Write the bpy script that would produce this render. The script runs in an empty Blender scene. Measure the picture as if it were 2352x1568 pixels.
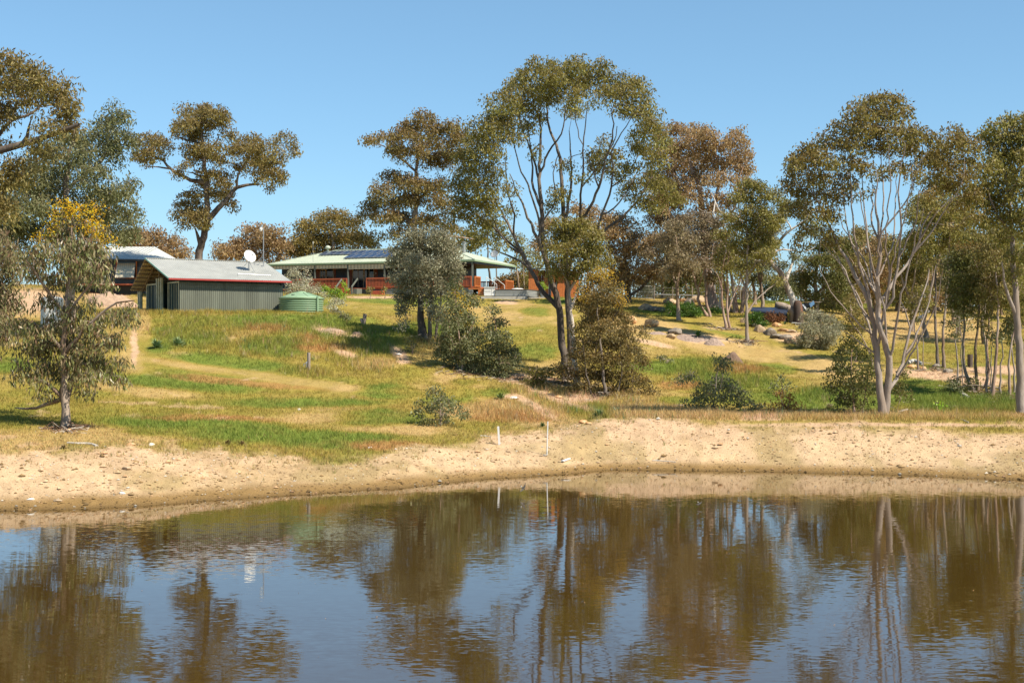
import bpy, bmesh, math, random
import numpy as np
from mathutils import Vector, Matrix
R = math.radians
random.seed(7)
rng = np.random.default_rng(11)
scene = bpy.context.scene
COL = scene.collection

# ------------------------------------------------------------------ camera
F, CX, YH, H = 3267.0, 1176.0, 790.0, 5.35     # focal in reference pixels (frame 2352 wide), eye height above water
cam = bpy.data.cameras.new('camera'); camo = bpy.data.objects.new('camera', cam); COL.objects.link(camo)
cam.sensor_width = 36.0; cam.lens = 36.0*F/2352.0; cam.shift_y = 6.0/2352.0
cam.clip_start = 0.5; cam.clip_end = 9000
camo.location = (0, 0, H); camo.rotation_euler = (R(90), 0, 0)
scene.camera = camo
scene.render.resolution_x = 1024; scene.render.resolution_y = 682

# ------------------------------------------------------------------ light
SUN_DIR = Vector((0.85, -0.53, 1.24)).normalized()
w = bpy.data.worlds.new('World'); scene.world = w; w.use_nodes = True
nt = w.node_tree; bg = nt.nodes['Background']
sky = nt.nodes.new('ShaderNodeTexSky'); sky.sky_type = 'NISHITA'; sky.sun_disc = False
sky.sun_elevation = math.asin(SUN_DIR.z); sky.sun_rotation = math.atan2(SUN_DIR.x, SUN_DIR.y)
sky.air_density = 1.0; sky.dust_density = 0.0; sky.ozone_density = 2.6; sky.altitude = 300
hs = nt.nodes.new('ShaderNodeHueSaturation'); hs.inputs['Saturation'].default_value = 1.0; hs.inputs['Hue'].default_value = 0.484
tcw = nt.nodes.new('ShaderNodeTexCoord'); spw = nt.nodes.new('ShaderNodeSeparateXYZ'); nt.links.new(tcw.outputs['Generated'], spw.inputs[0])
rw = nt.nodes.new('ShaderNodeValToRGB'); cr = rw.color_ramp; cr.elements[0].position = 0.0; cr.elements[0].color = (.52, .66, .82, 1); cr.elements[1].position = 0.30; cr.elements[1].color = (.88, .93, 1, 1); e_ = cr.elements.new(.10); e_.color = (.68, .81, .95, 1)
nt.links.new(spw.outputs[2], rw.inputs[0]); mxw = nt.nodes.new('ShaderNodeMix'); mxw.data_type = 'RGBA'; mxw.blend_type = 'MULTIPLY'; mxw.inputs[0].default_value = 1
nt.links.new(sky.outputs[0], hs.inputs['Color']); nt.links.new(hs.outputs[0], mxw.inputs[6]); nt.links.new(rw.outputs[0], mxw.inputs[7]); nt.links.new(mxw.outputs[2], bg.inputs[0])
bg.inputs[1].default_value = 0.089
sun = bpy.data.lights.new('sun', 'SUN'); suno = bpy.data.objects.new('sun', sun); COL.objects.link(suno)
sun.energy = 4.9; sun.angle = R(0.53); sun.color = (1.0, 0.925, 0.80)
suno.rotation_euler = SUN_DIR.to_track_quat('Z', 'Y').to_euler()
vs = scene.view_settings; vs.view_transform = 'Standard'; vs.look = 'None'; vs.exposure = 0.80; vs.gamma = 1.0
try: vs.use_curve_mapping = False
except Exception: pass

# ------------------------------------------------------------------ numpy noise
_T = np.random.default_rng(5).random((256, 256))
def vnoise(x, y, seed=0):
    x = np.asarray(x, float)+seed*17.3; y = np.asarray(y, float)+seed*9.7
    xi = np.floor(x).astype(int); yi = np.floor(y).astype(int); fx = x-xi; fy = y-yi
    fx = fx*fx*(3-2*fx); fy = fy*fy*(3-2*fy)
    a = _T[xi & 255, yi & 255]; b = _T[(xi+1) & 255, yi & 255]; c = _T[xi & 255, (yi+1) & 255]; d = _T[(xi+1) & 255, (yi+1) & 255]
    return (a*(1-fx)+b*fx)*(1-fy)+(c*(1-fx)+d*fx)*fy
def fbm(x, y, o=4, seed=0):
    s = 0; a = 0.5; t = 0
    for i in range(o):
        s = s+a*vnoise(x*2**i, y*2**i, seed+i*3); t += a; a *= 0.55
    return s/t
def sm(a, b, x):
    t = np.clip((x-a)/(b-a), 0, 1); return t*t*(3-2*t)

# ------------------------------------------------------------------ terrain heights, as (depth, height) profiles along bearings
prof = {
 -300: [(45,1180),(49,1110),(53,1050),(60,990),(70,905),(85,815),(98,745),(110,700),(122,672),(150,652)],
 0:    [(46,1172),(49,1095),(52,1035),(58,985),(70,905),(85,815),(98,745),(110,700),(122,672),(150,652)],
 150:  [(46.4,1166),(49.8,1095),(53,1032),(59,985),(71,905),(84,820),(95,752),(108,705),(120,676),(150,655)],
 300:  [(47.2,1160),(50.4,1095),(53.6,1030),(60,985),(72,905),(82,835),(90,785),(101,725),(112,712),(122,680),(150,658)],
 500:  [(49.2,1145),(53,1080),(56.8,1028),(63,975),(75,900),(83,850),(92,785),(102,723),(113,712),(130,690),(142,676),(150,668)],
 700:  [(51,1133),(55,1075),(59.3,1032),(66,975),(77,905),(84,855),(92,790),(103,727),(112,716),(125,692),(142,677),(150,670)],
 900:  [(53,1120),(57,1065),(61,1020),(68,965),(80,890),(88,835),(98,770),(108,725),(125,695),(142,678),(150,672)],
 1150: [(57.1,1096),(60,1052),(63,1015),(67,982),(78,935),(85,890),(95,830),(110,758),(125,712),(142,679),(150,674)],
 1280: [(58.6,1088),(61.3,1045),(63.8,1005),(67.5,978),(79,938),(86,892),(97,825),(110,758),(124,712),(142,684),(150,680)],
 1400: [(61.1,1076),(63.6,1028),(65.6,985),(67,961),(80,935),(90,872),(105,790),(120,722),(135,690),(150,682)],
 1700: [(60.3,1080),(63,1025),(65.2,985),(67,964),(80,940),(90,888),(105,812),(120,738),(135,694),(150,690)],
 2000: [(59,1086),(62,1035),(64.8,985),(67,964),(80,942),(92,872),(108,800),(125,735),(140,702),(150,698)],
 2352: [(56.4,1100),(60,1045),(63.5,995),(66.5,970),(80,932),(92,865),(108,800),(125,742),(140,712),(150,705)],
 2700: [(54,1115),(59,1050),(63,995),(66,970),(80,932),(92,865),(108,800),(125,742),(140,715),(150,708)],
}
uf = np.linspace(-0.46, 0.46, 860)
un = np.concatenate([np.linspace(-1.3, -0.47, 60), uf, np.linspace(0.47, 1.3, 60)])
dn = np.concatenate([np.linspace(30, 44, 15), np.arange(44.3, 152, 0.3)])
dfar = np.array([154,158,163,170,180,195,215,240,280,340,430,560,800,1200,2000,4000.])
pk = sorted(prof)
Zc = []
for k in pk:
    p = np.array(prof[k], float); D = p[:, 0]; z = H-(p[:, 1]-YH)*D/F; z[0] = 0.0
    D = np.concatenate([[20, D[0]-14], D]); z = np.concatenate([[-3, -2.4], z])
    Zc.append(np.interp(dn, D, z))
Zc = np.array(Zc)
qun = un*F+CX
Z = np.zeros((len(un), len(dn)))
kk = np.clip(np.searchsorted(pk, qun)-1, 0, len(pk)-2)
for i, q in enumerate(qun):
    k = kk[i]; t = np.clip((q-pk[k])/(pk[k+1]-pk[k]), 0, 1); t = t*t*(3-2*t)*0.5+t*0.5
    Z[i] = Zc[k]*(1-t)+Zc[k+1]*t
ker = np.array([1, 3, 6, 8, 6, 3, 1.]); ker /= ker.sum()
for i in range(len(un)): Z[i, 10:-4] = np.convolve(np.pad(Z[i], 3, mode='edge'), ker, 'valid')[10:-4]
k2 = np.ones(17)/17
for _ in range(2):
    for j in range(len(dn)): Z[60:-60, j] = np.convolve(np.pad(Z[60:-60, j], 8, mode='edge'), k2, 'valid')
U, DD = np.meshgrid(un, dn, indexing='ij'); XX = U*DD
land = sm(-0.1, 0.6, Z)
rough = sm(1.7, 2.8, Z)
Z += (fbm(XX/5, DD/5, 4, 1)-.5)*0.55*rough*sm(150, 125, DD)+(fbm(XX/0.9, DD/0.9, 3, 9)-.5)*(0.05+0.14*rough)*land
Z += (fbm(XX/3.0, DD/3.0, 3, 4)-.5)*0.035*sm(-.6, -.1, Z)*(1-rough)+.045*sm(-.8, -.2, Z)*(1-sm(.6, 1.4, Z))
# berm and terrace in the far-side beach, pads for the buildings
def qx_of(x, y): return CX+F*x/y
QX = U*F+CX; QY = YH-(Z-H)*F/DD
def ground(x, y):
    x = np.asarray(x, float); y = np.asarray(y, float)
    u = x/y; i = np.clip(np.searchsorted(un, u)-1, 0, len(un)-2); yy = np.clip(y, dn[0], dn[-1])
    j = np.clip(np.searchsorted(dn, yy)-1, 0, len(dn)-2)
    a = np.clip((u-un[i])/(un[i+1]-un[i]), 0, 1); b = (yy-dn[j])/(dn[j+1]-dn[j])
    z = (Z[i, j]*(1-a)+Z[i+1, j]*a)*(1-b)+(Z[i, j+1]*(1-a)+Z[i+1, j+1]*a)*b
    return z-np.clip(y-151.7, 0, 200)*0.03
def PW(qx, qy, D): return Vector(((qx-CX)/F*D, D, H-(qy-YH)/F*D))
def hit(qx, qy, lo=44):
    D = np.arange(lo, 151, 0.1); u = (qx-CX)/F
    g = ground(u*D, D); rz = H-(qy-YH)/F*D
    m = np.nonzero(g >= rz)[0]
    return float(D[m[0]]) if len(m) else 149.0
def gp(qx, qy, lo=44):
    D = hit(qx, qy, lo); x = (qx-CX)/F*D
    return Vector((x, D, float(ground(x, D))))
def flatten(x, y, r, z, s=1.5):
    global Z
    d = np.hypot(XX-x, DD-y); t = 1-sm(r, r+s, d); Z = Z*(1-t)+z*t

# ------------------------------------------------------------------ object helpers
def tag(o, label=None, cat=None, group=None, kind=None):
    if label: o['label'] = label
    if cat: o['category'] = cat
    if group: o['group'] = group
    if kind: o['kind'] = kind
    return o
def empty(name, loc, rz=0, label=None, cat=None, group=None):
    o = bpy.data.objects.new(name, None); COL.objects.link(o); o.location = loc; o.rotation_euler = (0, 0, rz)
    o.empty_display_size = 0.2
    return tag(o, label, cat, group)
def link_mesh(name, me, parent=None, world=True):
    o = bpy.data.objects.new(name, me); COL.objects.link(o)
    if parent is not None:
        o.parent = parent
        if world:
            def W(p): return p.matrix_basis.copy() if p.parent is None else W(p.parent) @ p.matrix_parent_inverse @ p.matrix_basis
            M = W(parent)
            o.matrix_parent_inverse = M.inverted()
    return o
def np_mesh(name, V, faces_n, loops, mats, mi=None, smooth=False, attrs=None):
    """V (n,3); faces_n verts per face (int array or int); loops flat index array"""
    me = bpy.data.meshes.new(name); V = np.ascontiguousarray(V, dtype=np.float32)
    loops = np.ascontiguousarray(loops, dtype=np.int32).ravel()
    if np.isscalar(faces_n): faces_n = np.full(len(loops)//faces_n, faces_n)
    st = np.concatenate([[0], np.cumsum(faces_n)[:-1]]).astype(np.int32)
    me.vertices.add(len(V)); me.vertices.foreach_set('co', V.ravel())
    me.loops.add(len(loops)); me.loops.foreach_set('vertex_index', loops)
    me.polygons.add(len(st)); me.polygons.foreach_set('loop_start', st)
    for m in (mats if isinstance(mats, (list, tuple)) else [mats]): me.materials.append(m)
    if mi is not None: me.polygons.foreach_set('material_index', np.asarray(mi, np.int32))
    me.polygons.foreach_set('use_smooth', np.full(len(st), bool(smooth)))
    for an, dom, data in (attrs or []):
        data = np.ascontiguousarray(data, dtype=np.float32)
        if data.ndim == 2:
            at = me.attributes.new(an, 'FLOAT_COLOR', dom)
            if data.shape[1] == 3: data = np.concatenate([data, np.ones((len(data), 1), np.float32)], 1)
            at.data.foreach_set('color', data.ravel())
        else:
            at = me.attributes.new(an, 'FLOAT', dom); at.data.foreach_set('value', data)
    me.update(calc_edges=True)
    return me
class MB:
    """collects solids into one mesh"""
    def __init__(s, frame=None): s.V = []; s.Fc = []; s.fr = frame or (lambda a, b, z: (a, b, z))
    def add(s, vs, fs):
        n = len(s.V); s.V += [s.fr(*v) for v in vs]; s.Fc += [[i+n for i in f] for f in fs]
    def box(s, a0, a1, b0, b1, z0, z1):
        s.add([(a0,b0,z0),(a1,b0,z0),(a1,b1,z0),(a0,b1,z0),(a0,b0,z1),(a1,b0,z1),(a1,b1,z1),(a0,b1,z1)],
              [[3,2,1,0],[4,5,6,7],[0,1,5,4],[1,2,6,5],[2,3,7,6],[3,0,4,7]])
    def slab(s, p, t, n=(0,0,1)):   # polygon p (list of pts) thickened by t downward
        k = len(p); q = [(x-n[0]*t, y-n[1]*t, z-n[2]*t) for x, y, z in p]
        s.add(list(p)+q, [list(range(k)), list(range(2*k-1, k-1, -1))]+[[i, k+i, k+(i+1) % k, (i+1) % k] for i in range(k)])
    def bar(s, p, q, w, h=None, sides=4):
        h = h or w; p = Vector(p); q = Vector(q); d = (q-p).normalized(); up = Vector((0, 0, 1)) if abs(d.z) < .95 else Vector((0, 1, 0))
        x = d.cross(up).normalized(); y = x.cross(d)
        if sides == 4: ring = [(-.5, -.5), (.5, -.5), (.5, .5), (-.5, .5)]
        else: ring = [(.5*math.cos(2*math.pi*i/sides), .5*math.sin(2*math.pi*i/sides)) for i in range(sides)]
        vs = [tuple(e+x*(a*w)+y*(b*h)) for e in (p, q) for a, b in ring]; k = len(ring)
        s.add(vs, [[i, (i+1) % k, k+(i+1) % k, k+i] for i in range(k)]+[list(range(k-1, -1, -1)), list(range(k, 2*k))])
    def lathe(s, c, pr, n=24, closed=True):
        vs = []; fs = []; m = len(pr)
        for i in range(n):
            a = 2*math.pi*i/n
            for r, z in pr: vs.append((c[0]+r*math.cos(a), c[1]+r*math.sin(a), c[2]+z))
        for i in range(n):
            for j in range(m-1): fs.append([i*m+j, ((i+1) % n)*m+j, ((i+1) % n)*m+j+1, i*m+j+1])
        s.add(vs, fs)
    def corr(s, p0, e1, e2, amp=0.012, pitch=0.16, t=0.0, ns=6):
        """corrugated sheet: ribs run along e2, the wave runs along e1"""
        p0, e1, e2 = Vector(p0), Vector(e1), Vector(e2); n = e1.cross(e2).normalized(); k = max(2, int(e1.length/pitch*ns))
        vs = []
        for i in range(k+1):
            o = n*amp*math.sin(2*math.pi*i/ns)
            vs += [tuple(p0+e1*(i/k)+o), tuple(p0+e1*(i/k)+e2+o)]
        s.add(vs, [[2*i, 2*i+2, 2*i+3, 2*i+1] for i in range(k)])
    def strips(s, P, Q, n, t, nrm=(0, 0, 1)):
        """a band between edges P0-P1 (top) and Q0-Q1 (bottom), n stripes of alternating material, one connected piece"""
        P0, P1, Q0, Q1 = map(Vector, (*P, *Q)); nn = Vector(nrm)*t; vs = []
        for i in range(n+1): a = P0+(P1-P0)*(i/n); b = Q0+(Q1-Q0)*(i/n); vs += [tuple(a), tuple(b), tuple(a-nn), tuple(b-nn)]
        s.mi = []; fs = []
        for i in range(n):
            o = 4*i; fs += [[o,o+4,o+5,o+1],[o+3,o+7,o+6,o+2],[o,o+2,o+6,o+4],[o+1,o+5,o+7,o+3]]; s.mi += [i % 2]*4
        fs += [[0,1,3,2],[4*n+2,4*n+3,4*n+1,4*n]]; s.mi += [0, 0]; s.add(vs, fs)
    def build(s, name, m, parent=None, smooth=False):
        me = bpy.data.meshes.new(name); me.from_pydata([tuple(v) for v in s.V], [], s.Fc)
        for mm in (m if isinstance(m, (list, tuple)) else [m]): me.materials.append(mm)
        if getattr(s, 'mi', None): me.polygons.foreach_set('material_index', s.mi)
        if smooth:
            for p in me.polygons: p.use_smooth = True
        me.update(); return link_mesh(name, me, parent)

# ------------------------------------------------------------------ materials
def new_mat(name):
    m = bpy.data.materials.new(name); m.use_nodes = True; return m, m.node_tree, m.node_tree.nodes['Principled BSDF']
def nd(t, ty, **kw):
    n = t.nodes.new(ty)
    for k, v in kw.items():
        if k in n.inputs: n.inputs[k].default_value = v
        else: setattr(n, k, v)
    return n
def ramp(t, stops, interp='LINEAR'):
    n = t.nodes.new('ShaderNodeValToRGB'); cr = n.color_ramp; cr.interpolation = interp
    while len(cr.elements) < len(stops): cr.elements.new(0.5)
    for e, (p, c) in zip(cr.elements, stops): e.position = p; e.color = (*c, 1)
    return n
def mat(name, col, rough=0.7, var=0.18, scale=3.0, metal=0.0, stretch=(1, 1, 1), bump=0.0, spec=0.4):
    m, t, b = new_mat(name); L = t.links.new
    tc = nd(t, 'ShaderNodeTexCoord'); mp = nd(t, 'ShaderNodeMapping'); mp.inputs['Scale'].default_value = stretch; L(tc.outputs['Object'], mp.inputs[0])
    n = nd(t, 'ShaderNodeTexNoise', Scale=scale, Detail=6.0, Roughness=0.65); L(mp.outputs[0], n.inputs['Vector'])
    col = tuple(c*.82 for c in col); lo = tuple(c*(1-var) for c in col); hi = tuple(min(1, c*(1+var)) for c in col)
    r = ramp(t, [(0.3, lo), (0.7, hi)]); L(n.outputs[0], r.inputs[0]); L(r.outputs[0], b.inputs['Base Color'])
    b.inputs['Roughness'].default_value = rough; b.inputs['Metallic'].default_value = metal; b.inputs['Specular IOR Level'].default_value = spec
    if bump:
        bu = nd(t, 'ShaderNodeBump', Strength=1.0, Distance=bump); L(n.outputs[0], bu.inputs['Height']); L(bu.outputs[0], b.inputs['Normal'])
    return m
def leaf_mat(name, cols, tip, transl=0.46, rough=0.5):
    m, t, b = new_mat(name); L = t.links.new
    g = nd(t, 'ShaderNodeNewGeometry'); k = len(cols)
    r = ramp(t, [(i/(k-1), tuple(min(.62, v*f_) for v, f_ in zip(c, (2.40, 2.20, 1.50)))) for i, c in enumerate(cols)]); L(g.outputs['Random Per Island'], r.inputs[0])
    at = nd(t, 'ShaderNodeAttribute', attribute_name='tip'); mx = nd(t, 'ShaderNodeMix', data_type='RGBA')
    L(at.outputs['Fac'], mx.inputs[0]); L(r.outputs[0], mx.inputs[6]); mx.inputs[7].default_value = (*tip, 1)
    L(mx.outputs[2], b.inputs['Base Color']); b.inputs['Roughness'].default_value = rough; b.inputs['Specular IOR Level'].default_value = 0.3
    tr = nd(t, 'ShaderNodeBsdfTranslucent'); L(mx.outputs[2], tr.inputs[0]); ms = nd(t, 'ShaderNodeMixShader'); ms.inputs[0].default_value = transl
    out = [n for n in t.nodes if n.type == 'OUTPUT_MATERIAL'][0]
    L(b.outputs[0], ms.inputs[1]); L(tr.outputs[0], ms.inputs[2]); L(ms.outputs[0], out.inputs[0])
    return m
def bark_mat(name, a, b_, c, patch=1.2):
    m, t, b = new_mat(name); L = t.links.new
    tc = nd(t, 'ShaderNodeTexCoord'); mp = nd(t, 'ShaderNodeMapping'); mp.inputs['Scale'].default_value = (1, 1, .25); L(tc.outputs['Object'], mp.inputs[0])
    n = nd(t, 'ShaderNodeTexNoise', Scale=9.0, Detail=8.0, Roughness=0.7); L(mp.outputs[0], n.inputs['Vector'])
    n2 = nd(t, 'ShaderNodeTexNoise', Scale=patch, Detail=3.0); L(mp.outputs[0], n2.inputs['Vector'])
    r = ramp(t, [(0.3, a), (0.62, b_)]); L(n.outputs[0], r.inputs[0])
    r2 = ramp(t, [(0.45, (0, 0, 0)), (0.6, (1, 1, 1))]); L(n2.outputs[0], r2.inputs[0])
    mx = nd(t, 'ShaderNodeMix', data_type='RGBA'); L(r2.outputs[0], mx.inputs[0]); L(r.outputs[0], mx.inputs[6]); mx.inputs[7].default_value = (*c, 1)
    L(mx.outputs[2], b.inputs['Base Color']); b.inputs['Roughness'].default_value = .85; b.inputs['Specular IOR Level'].default_value = .2
    bu = nd(t, 'ShaderNodeBump', Strength=0.9, Distance=0.03); L(n.outputs[0], bu.inputs['Height']); L(bu.outputs[0], b.inputs['Normal'])
    return m
# ------------------------------------------------------------------ what grows where
pad_tank = gp(700, 726)
def blob(qx, qy, items):
    s = 0
    for cx, cy, rx, ry, *r in items:
        a = R(r[0]) if r else 0; dx = qx-cx; dy = qy-cy
        x = dx*math.cos(a)+dy*math.sin(a); y = -dx*math.sin(a)+dy*math.cos(a)
        s = np.maximum(s, 1-sm(0.55, 1.15, np.sqrt((x/rx)**2+(y/ry)**2)))
    return s
sand_x = [-400, 0, 150, 300, 500, 620, 720, 860, 950, 1060, 1150, 1230, 1300, 1370, 1420, 1600, 1800, 2000, 2352, 2700]
sand_y = [1035, 1040, 1035, 1030, 1035, 1048, 1068, 1052, 1035, 1015, 992, 982, 976, 966, 964, 968, 976, 984, 992, 1000]
GREEN = [(420,775,120,32),(560,740,250,22),(700,745,190,28),(820,790,140,45),(640,795,100,30),(520,830,170,20,6),(360,785,60,30),
 (480,985,260,28,4),(760,1010,190,24),(420,880,200,18,5),(880,960,120,20),(1030,905,90,30),(700,925,200,14),(900,900,90,18),
 (740,690,80,12),(880,688,120,9),(1000,695,60,14),(1270,692,60,10),(1230,715,40,12),(1230,810,60,24),(1350,950,60,22),(1140,905,40,14),
 (1580,840,160,24),(1680,880,170,34),(1780,850,60,22),(1900,920,160,34),(2000,930,80,24),(2100,900,120,36),(2220,930,180,28),(2350,915,80,30),(1560,715,120,12),(1510,790,20,6),
 (1700,915,150,20),(2140,860,60,20),(1980,700,100,12),(1760,690,120,9),(1560,920,60,12),(380,990,120,10),(20,840,60,20),(1650,765,90,7,10),(960,760,100,24),(1060,880,40,14)]
DRYP = [(300,830,40,40),(560,858,330,12,8),(760,885,120,12,8),(330,900,160,14,6),(780,800,90,28),(860,835,60,18),(1050,880,70,20,15),(720,960,140,12),
 (200,1000,300,26),(60,1010,120,30),(1700,800,240,24,10),(1850,830,140,24,14),(1580,760,160,14,12),(1450,745,60,24),(1200,735,110,18),(1000,900,120,20),(1500,945,120,14),(1800,955,500,10),
 (2150,760,180,32),(2260,700,120,14),(2040,730,60,20),(1100,940,120,26),(900,985,140,16),(60,700,90,40),(1260,960,120,20),(330,760,22,60),(2150,955,300,10)]
RUST = [(700,778,40,10),(610,755,60,10),(740,800,80,10),(560,880,220,9,5),(900,1025,120,12),(1160,960,120,14),(1700,850,90,10),(1560,885,60,12),(470,960,180,8)]
DIRT = [(795,813,35,8,15),(760,763,48,8,12),(820,772,16,6),(915,812,28,14,35),(925,830,18,6),(60,690,110,30),(250,680,60,34),(1280,918,100,8,20),(1180,912,30,7),(1500,788,60,7,12),
 (1210,870,70,14),(1330,915,60,12),(2180,865,160,12,5),(2300,850,120,12),(2250,880,60,8),(1620,775,70,6,8),(1750,960,60,5),(1230,935,60,12,30),(1160,694,30,5),(1590,780,30,7,8),(2000,975,400,5),(870,683,90,4),(1830,775,60,14),(310,800,10,50)]
def surface(x, y, z, qx, qy):
    n1 = fbm(x/6, y/11, 4, 2); n2 = fbm(x/1.6, y/3.0, 4, 6); n3 = fbm(x/0.35, y/0.6, 3, 8); n4 = fbm(x/0.5, y/1.4, 2, 14)
    wob = (fbm(x/2.2, y/3, 4, 3)-.5)*55+(n3-.5)*16
    sy = np.interp(qx, sand_x, sand_y)
    sand = sm(-12, 10, qy-sy+wob)
    g = blob(qx+wob*.5, qy+wob*.22, GREEN); d = blob(qx+wob*.6, qy+wob*.2, DRYP); ru = blob(qx+wob, qy+wob*.3, RUST); di = blob(qx+wob*.4, qy+wob*.16, DIRT)
    lush = np.clip(0.42+g*0.52-d*0.38+(n1-.5)*.8+(n2-.5)*0.45, 0, 1)
    dry = np.array([.47, .335, .135]); oly = np.array([.30, .245, .05]); grn = np.array([.165, .215, .035]); rst = np.array([.38, .21, .075]); drt = np.array([.56, .39, .24])
    t = lush[..., None]
    c = np.where(t < .5, dry*(1-t*2)+oly*t*2, oly*(2-2*t)+grn*(2*t-1))
    r = (np.clip(ru*.75+sm(.62, .8, fbm(x/2.4, y/2.4, 3, 21))*.2, 0, 1)*sm(.2, .5, n3+n2-.4))[..., None]; c = c*(1-r)+rst*r
    bare = np.clip(di*sm(.25, .5, n2+di*.4)+sm(.70, .78, fbm(x/1.3, y/2.2, 4, 31))*.5*(1-g), 0, 1)
    b = bare[..., None]; c = c*(1-b)+drt*b
    # gravel beach
    peb = (0.72+0.52*n3+.1*(n4-.5))[..., None]
    s1 = np.array([.60, .44, .26]); s2 = np.array([.58, .41, .25]); s3 = np.array([.42, .30, .14])
    hi = sm(.5, 1.6, z+(n1-.5)*1.2)[..., None]; sc = s1*(1-hi)+s2*hi
    band = (sm(.45, .60, n1*.5+n2*.5)*.55)[..., None]; sc = sc*(1-band)+s3*band
    moss = (sm(.52, .66, n2+.12*blob(qx, qy, [(1430,1030,70,30),(1330,1030,160,22),(700,1130,120,10),(1350,1045,90,16)])*2)*.35)[..., None]; sc = sc*(1-moss)+np.array([.27, .22, .08])*moss
    wet = (1-sm(.10, .34, z+(n2-.5)*.22))[..., None]; sc = (sc*peb)*(1-wet)+np.array([.30, .195, .075])*(0.8+.3*n3[..., None])*wet
    vwet = (1-sm(.0, .09, z))[..., None]; sc = sc*(1-.35*vwet)
    s = sand[..., None]; c = c*(0.86+0.28*n3[..., None])
    c = c*(1-s)+sc*1.0*s
    return np.clip(c*np.array([.84, .80, .79]), .01, .9), sand, lush, bare, g, r[..., 0]

gm, t, b = new_mat('ground_mat'); L = t.links.new
at = nd(t, 'ShaderNodeAttribute', attribute_name='albedo'); tc = nd(t, 'ShaderNodeTexCoord')
n1 = nd(t, 'ShaderNodeTexNoise', Scale=14.0, Detail=8.0, Roughness=0.8); L(tc.outputs['Object'], n1.inputs['Vector'])
v1 = nd(t, 'ShaderNodeTexVoronoi', Scale=9.0, Randomness=1.0); L(tc.outputs['Object'], v1.inputs['Vector'])
r1 = ramp(t, [(0.30, (.58, .54, .48)), (0.5, (1, 1, 1)), (0.70, (1.28, 1.27, 1.27))]); L(n1.outputs[0], r1.inputs[0])
m1 = nd(t, 'ShaderNodeMix', data_type='RGBA', blend_type='MULTIPLY'); m1.inputs[0].default_value = 1; L(at.outputs['Color'], m1.inputs[6]); L(r1.outputs[0], m1.inputs[7])
L(m1.outputs[2], b.inputs['Base Color']); b.inputs['Roughness'].default_value = .95; b.inputs['Specular IOR Level'].default_value = .1
bu = nd(t, 'ShaderNodeBump', Strength=.8, Distance=.05); L(n1.outputs[0], bu.inputs['Height']); L(bu.outputs[0], b.inputs['Normal'])

def build_ground():
    Za = Z.copy(); far = []
    zl = Z[:, -1]
    D2 = np.concatenate([dn, dfar]); zf = []
    for d in dfar: zf.append(zl-np.clip(d-151.7, 0, 200)*0.03-np.clip(d-600, 0, 1e9)*0.0)
    Zall = np.concatenate([Za, np.array(zf).T], 1)
    Ug, Dg = np.meshgrid(un, D2, indexing='ij'); X = Ug*Dg
    V = np.stack([X, Dg, Zall], -1).reshape(-1, 3)
    nu, nv = Zall.shape; idx = np.arange(nu*nv).reshape(nu, nv)
    q = np.stack([idx[:-1, :-1], idx[1:, :-1], idx[1:, 1:], idx[:-1, 1:]], -1).reshape(-1)
    qx = CX+F*Ug; qy = YH-(Zall-H)*F/Dg
    c, *_ = surface(X, Dg, Zall, qx, qy)
    me = np_mesh('ground', V, 4, q, gm, smooth=True, attrs=[('albedo', 'POINT', c.reshape(-1, 3))])
    tag(link_mesh('ground', me), kind='structure')

# ------------------------------------------------------------------ water
wm, t, b = new_mat('water_mat'); L = t.links.new
tc = nd(t, 'ShaderNodeTexCoord')
def slope_noise(scale, st, det=2.0):
    mp = nd(t, 'ShaderNodeMapping'); mp.inputs['Scale'].default_value = st; L(tc.outputs['Object'], mp.inputs[0])
    n = nd(t, 'ShaderNodeTexNoise', Scale=scale, Detail=det, Roughness=.55); L(mp.outputs[0], n.inputs['Vector'])
    s = nd(t, 'ShaderNodeVectorMath', operation='SUBTRACT'); L(n.outputs['Color'], s.inputs[0]); s.inputs[1].default_value = (.5, .5, .5); return s
sA = slope_noise(6.0, (.5, 1.2, 1)); sB = slope_noise(0.8, (.5, 1.3, 1), 1.0); sC = slope_noise(12.0, (.45, 1.25, 1), 1.0)
pt = nd(t, 'ShaderNodeTexNoise', Scale=.10, Detail=3.0); mpp = nd(t, 'ShaderNodeMapping'); mpp.inputs['Scale'].default_value = (.6, 1.6, 1); mpp.inputs['Location'].default_value = (3, 7, 0)
L(tc.outputs['Object'], mpp.inputs[0]); L(mpp.outputs[0], pt.inputs['Vector'])
mr = nd(t, 'ShaderNodeMapRange'); mr.inputs[1].default_value = .38; mr.inputs[2].default_value = .62; mr.inputs[3].default_value = .35; mr.inputs[4].default_value = 1.0; L(pt.outputs[0], mr.inputs[0])
sep = nd(t, 'ShaderNodeSeparateXYZ'); L(tc.outputs['Object'], sep.inputs[0])
mc = nd(t, 'ShaderNodeMapRange'); mc.inputs[1].default_value = 24; mc.inputs[2].default_value = 58; mc.inputs[3].default_value = 1.0; mc.inputs[4].default_value = .30; L(sep.outputs[1], mc.inputs[0])
am = nd(t, 'ShaderNodeMath', operation='MULTIPLY'); L(mr.outputs[0], am.inputs[0]); L(mc.outputs[0], am.inputs[1])
def vmul(s, v): 
    m = nd(t, 'ShaderNodeVectorMath', operation='MULTIPLY'); L(s.outputs[0], m.inputs[0]); m.inputs[1].default_value = v; return m
def vadd(a, c):
    m = nd(t, 'ShaderNodeVectorMath', operation='ADD'); L(a.outputs[0], m.inputs[0]); L(c.outputs[0], m.inputs[1]); return m
fine = vadd(vmul(sA, (.008, .055, 0)), vmul(sC, (.010, .062, 0)))
sc = nd(t, 'ShaderNodeVectorMath', operation='SCALE'); L(fine.outputs[0], sc.inputs[0]); L(am.outputs[0], sc.inputs['Scale'])
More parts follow.
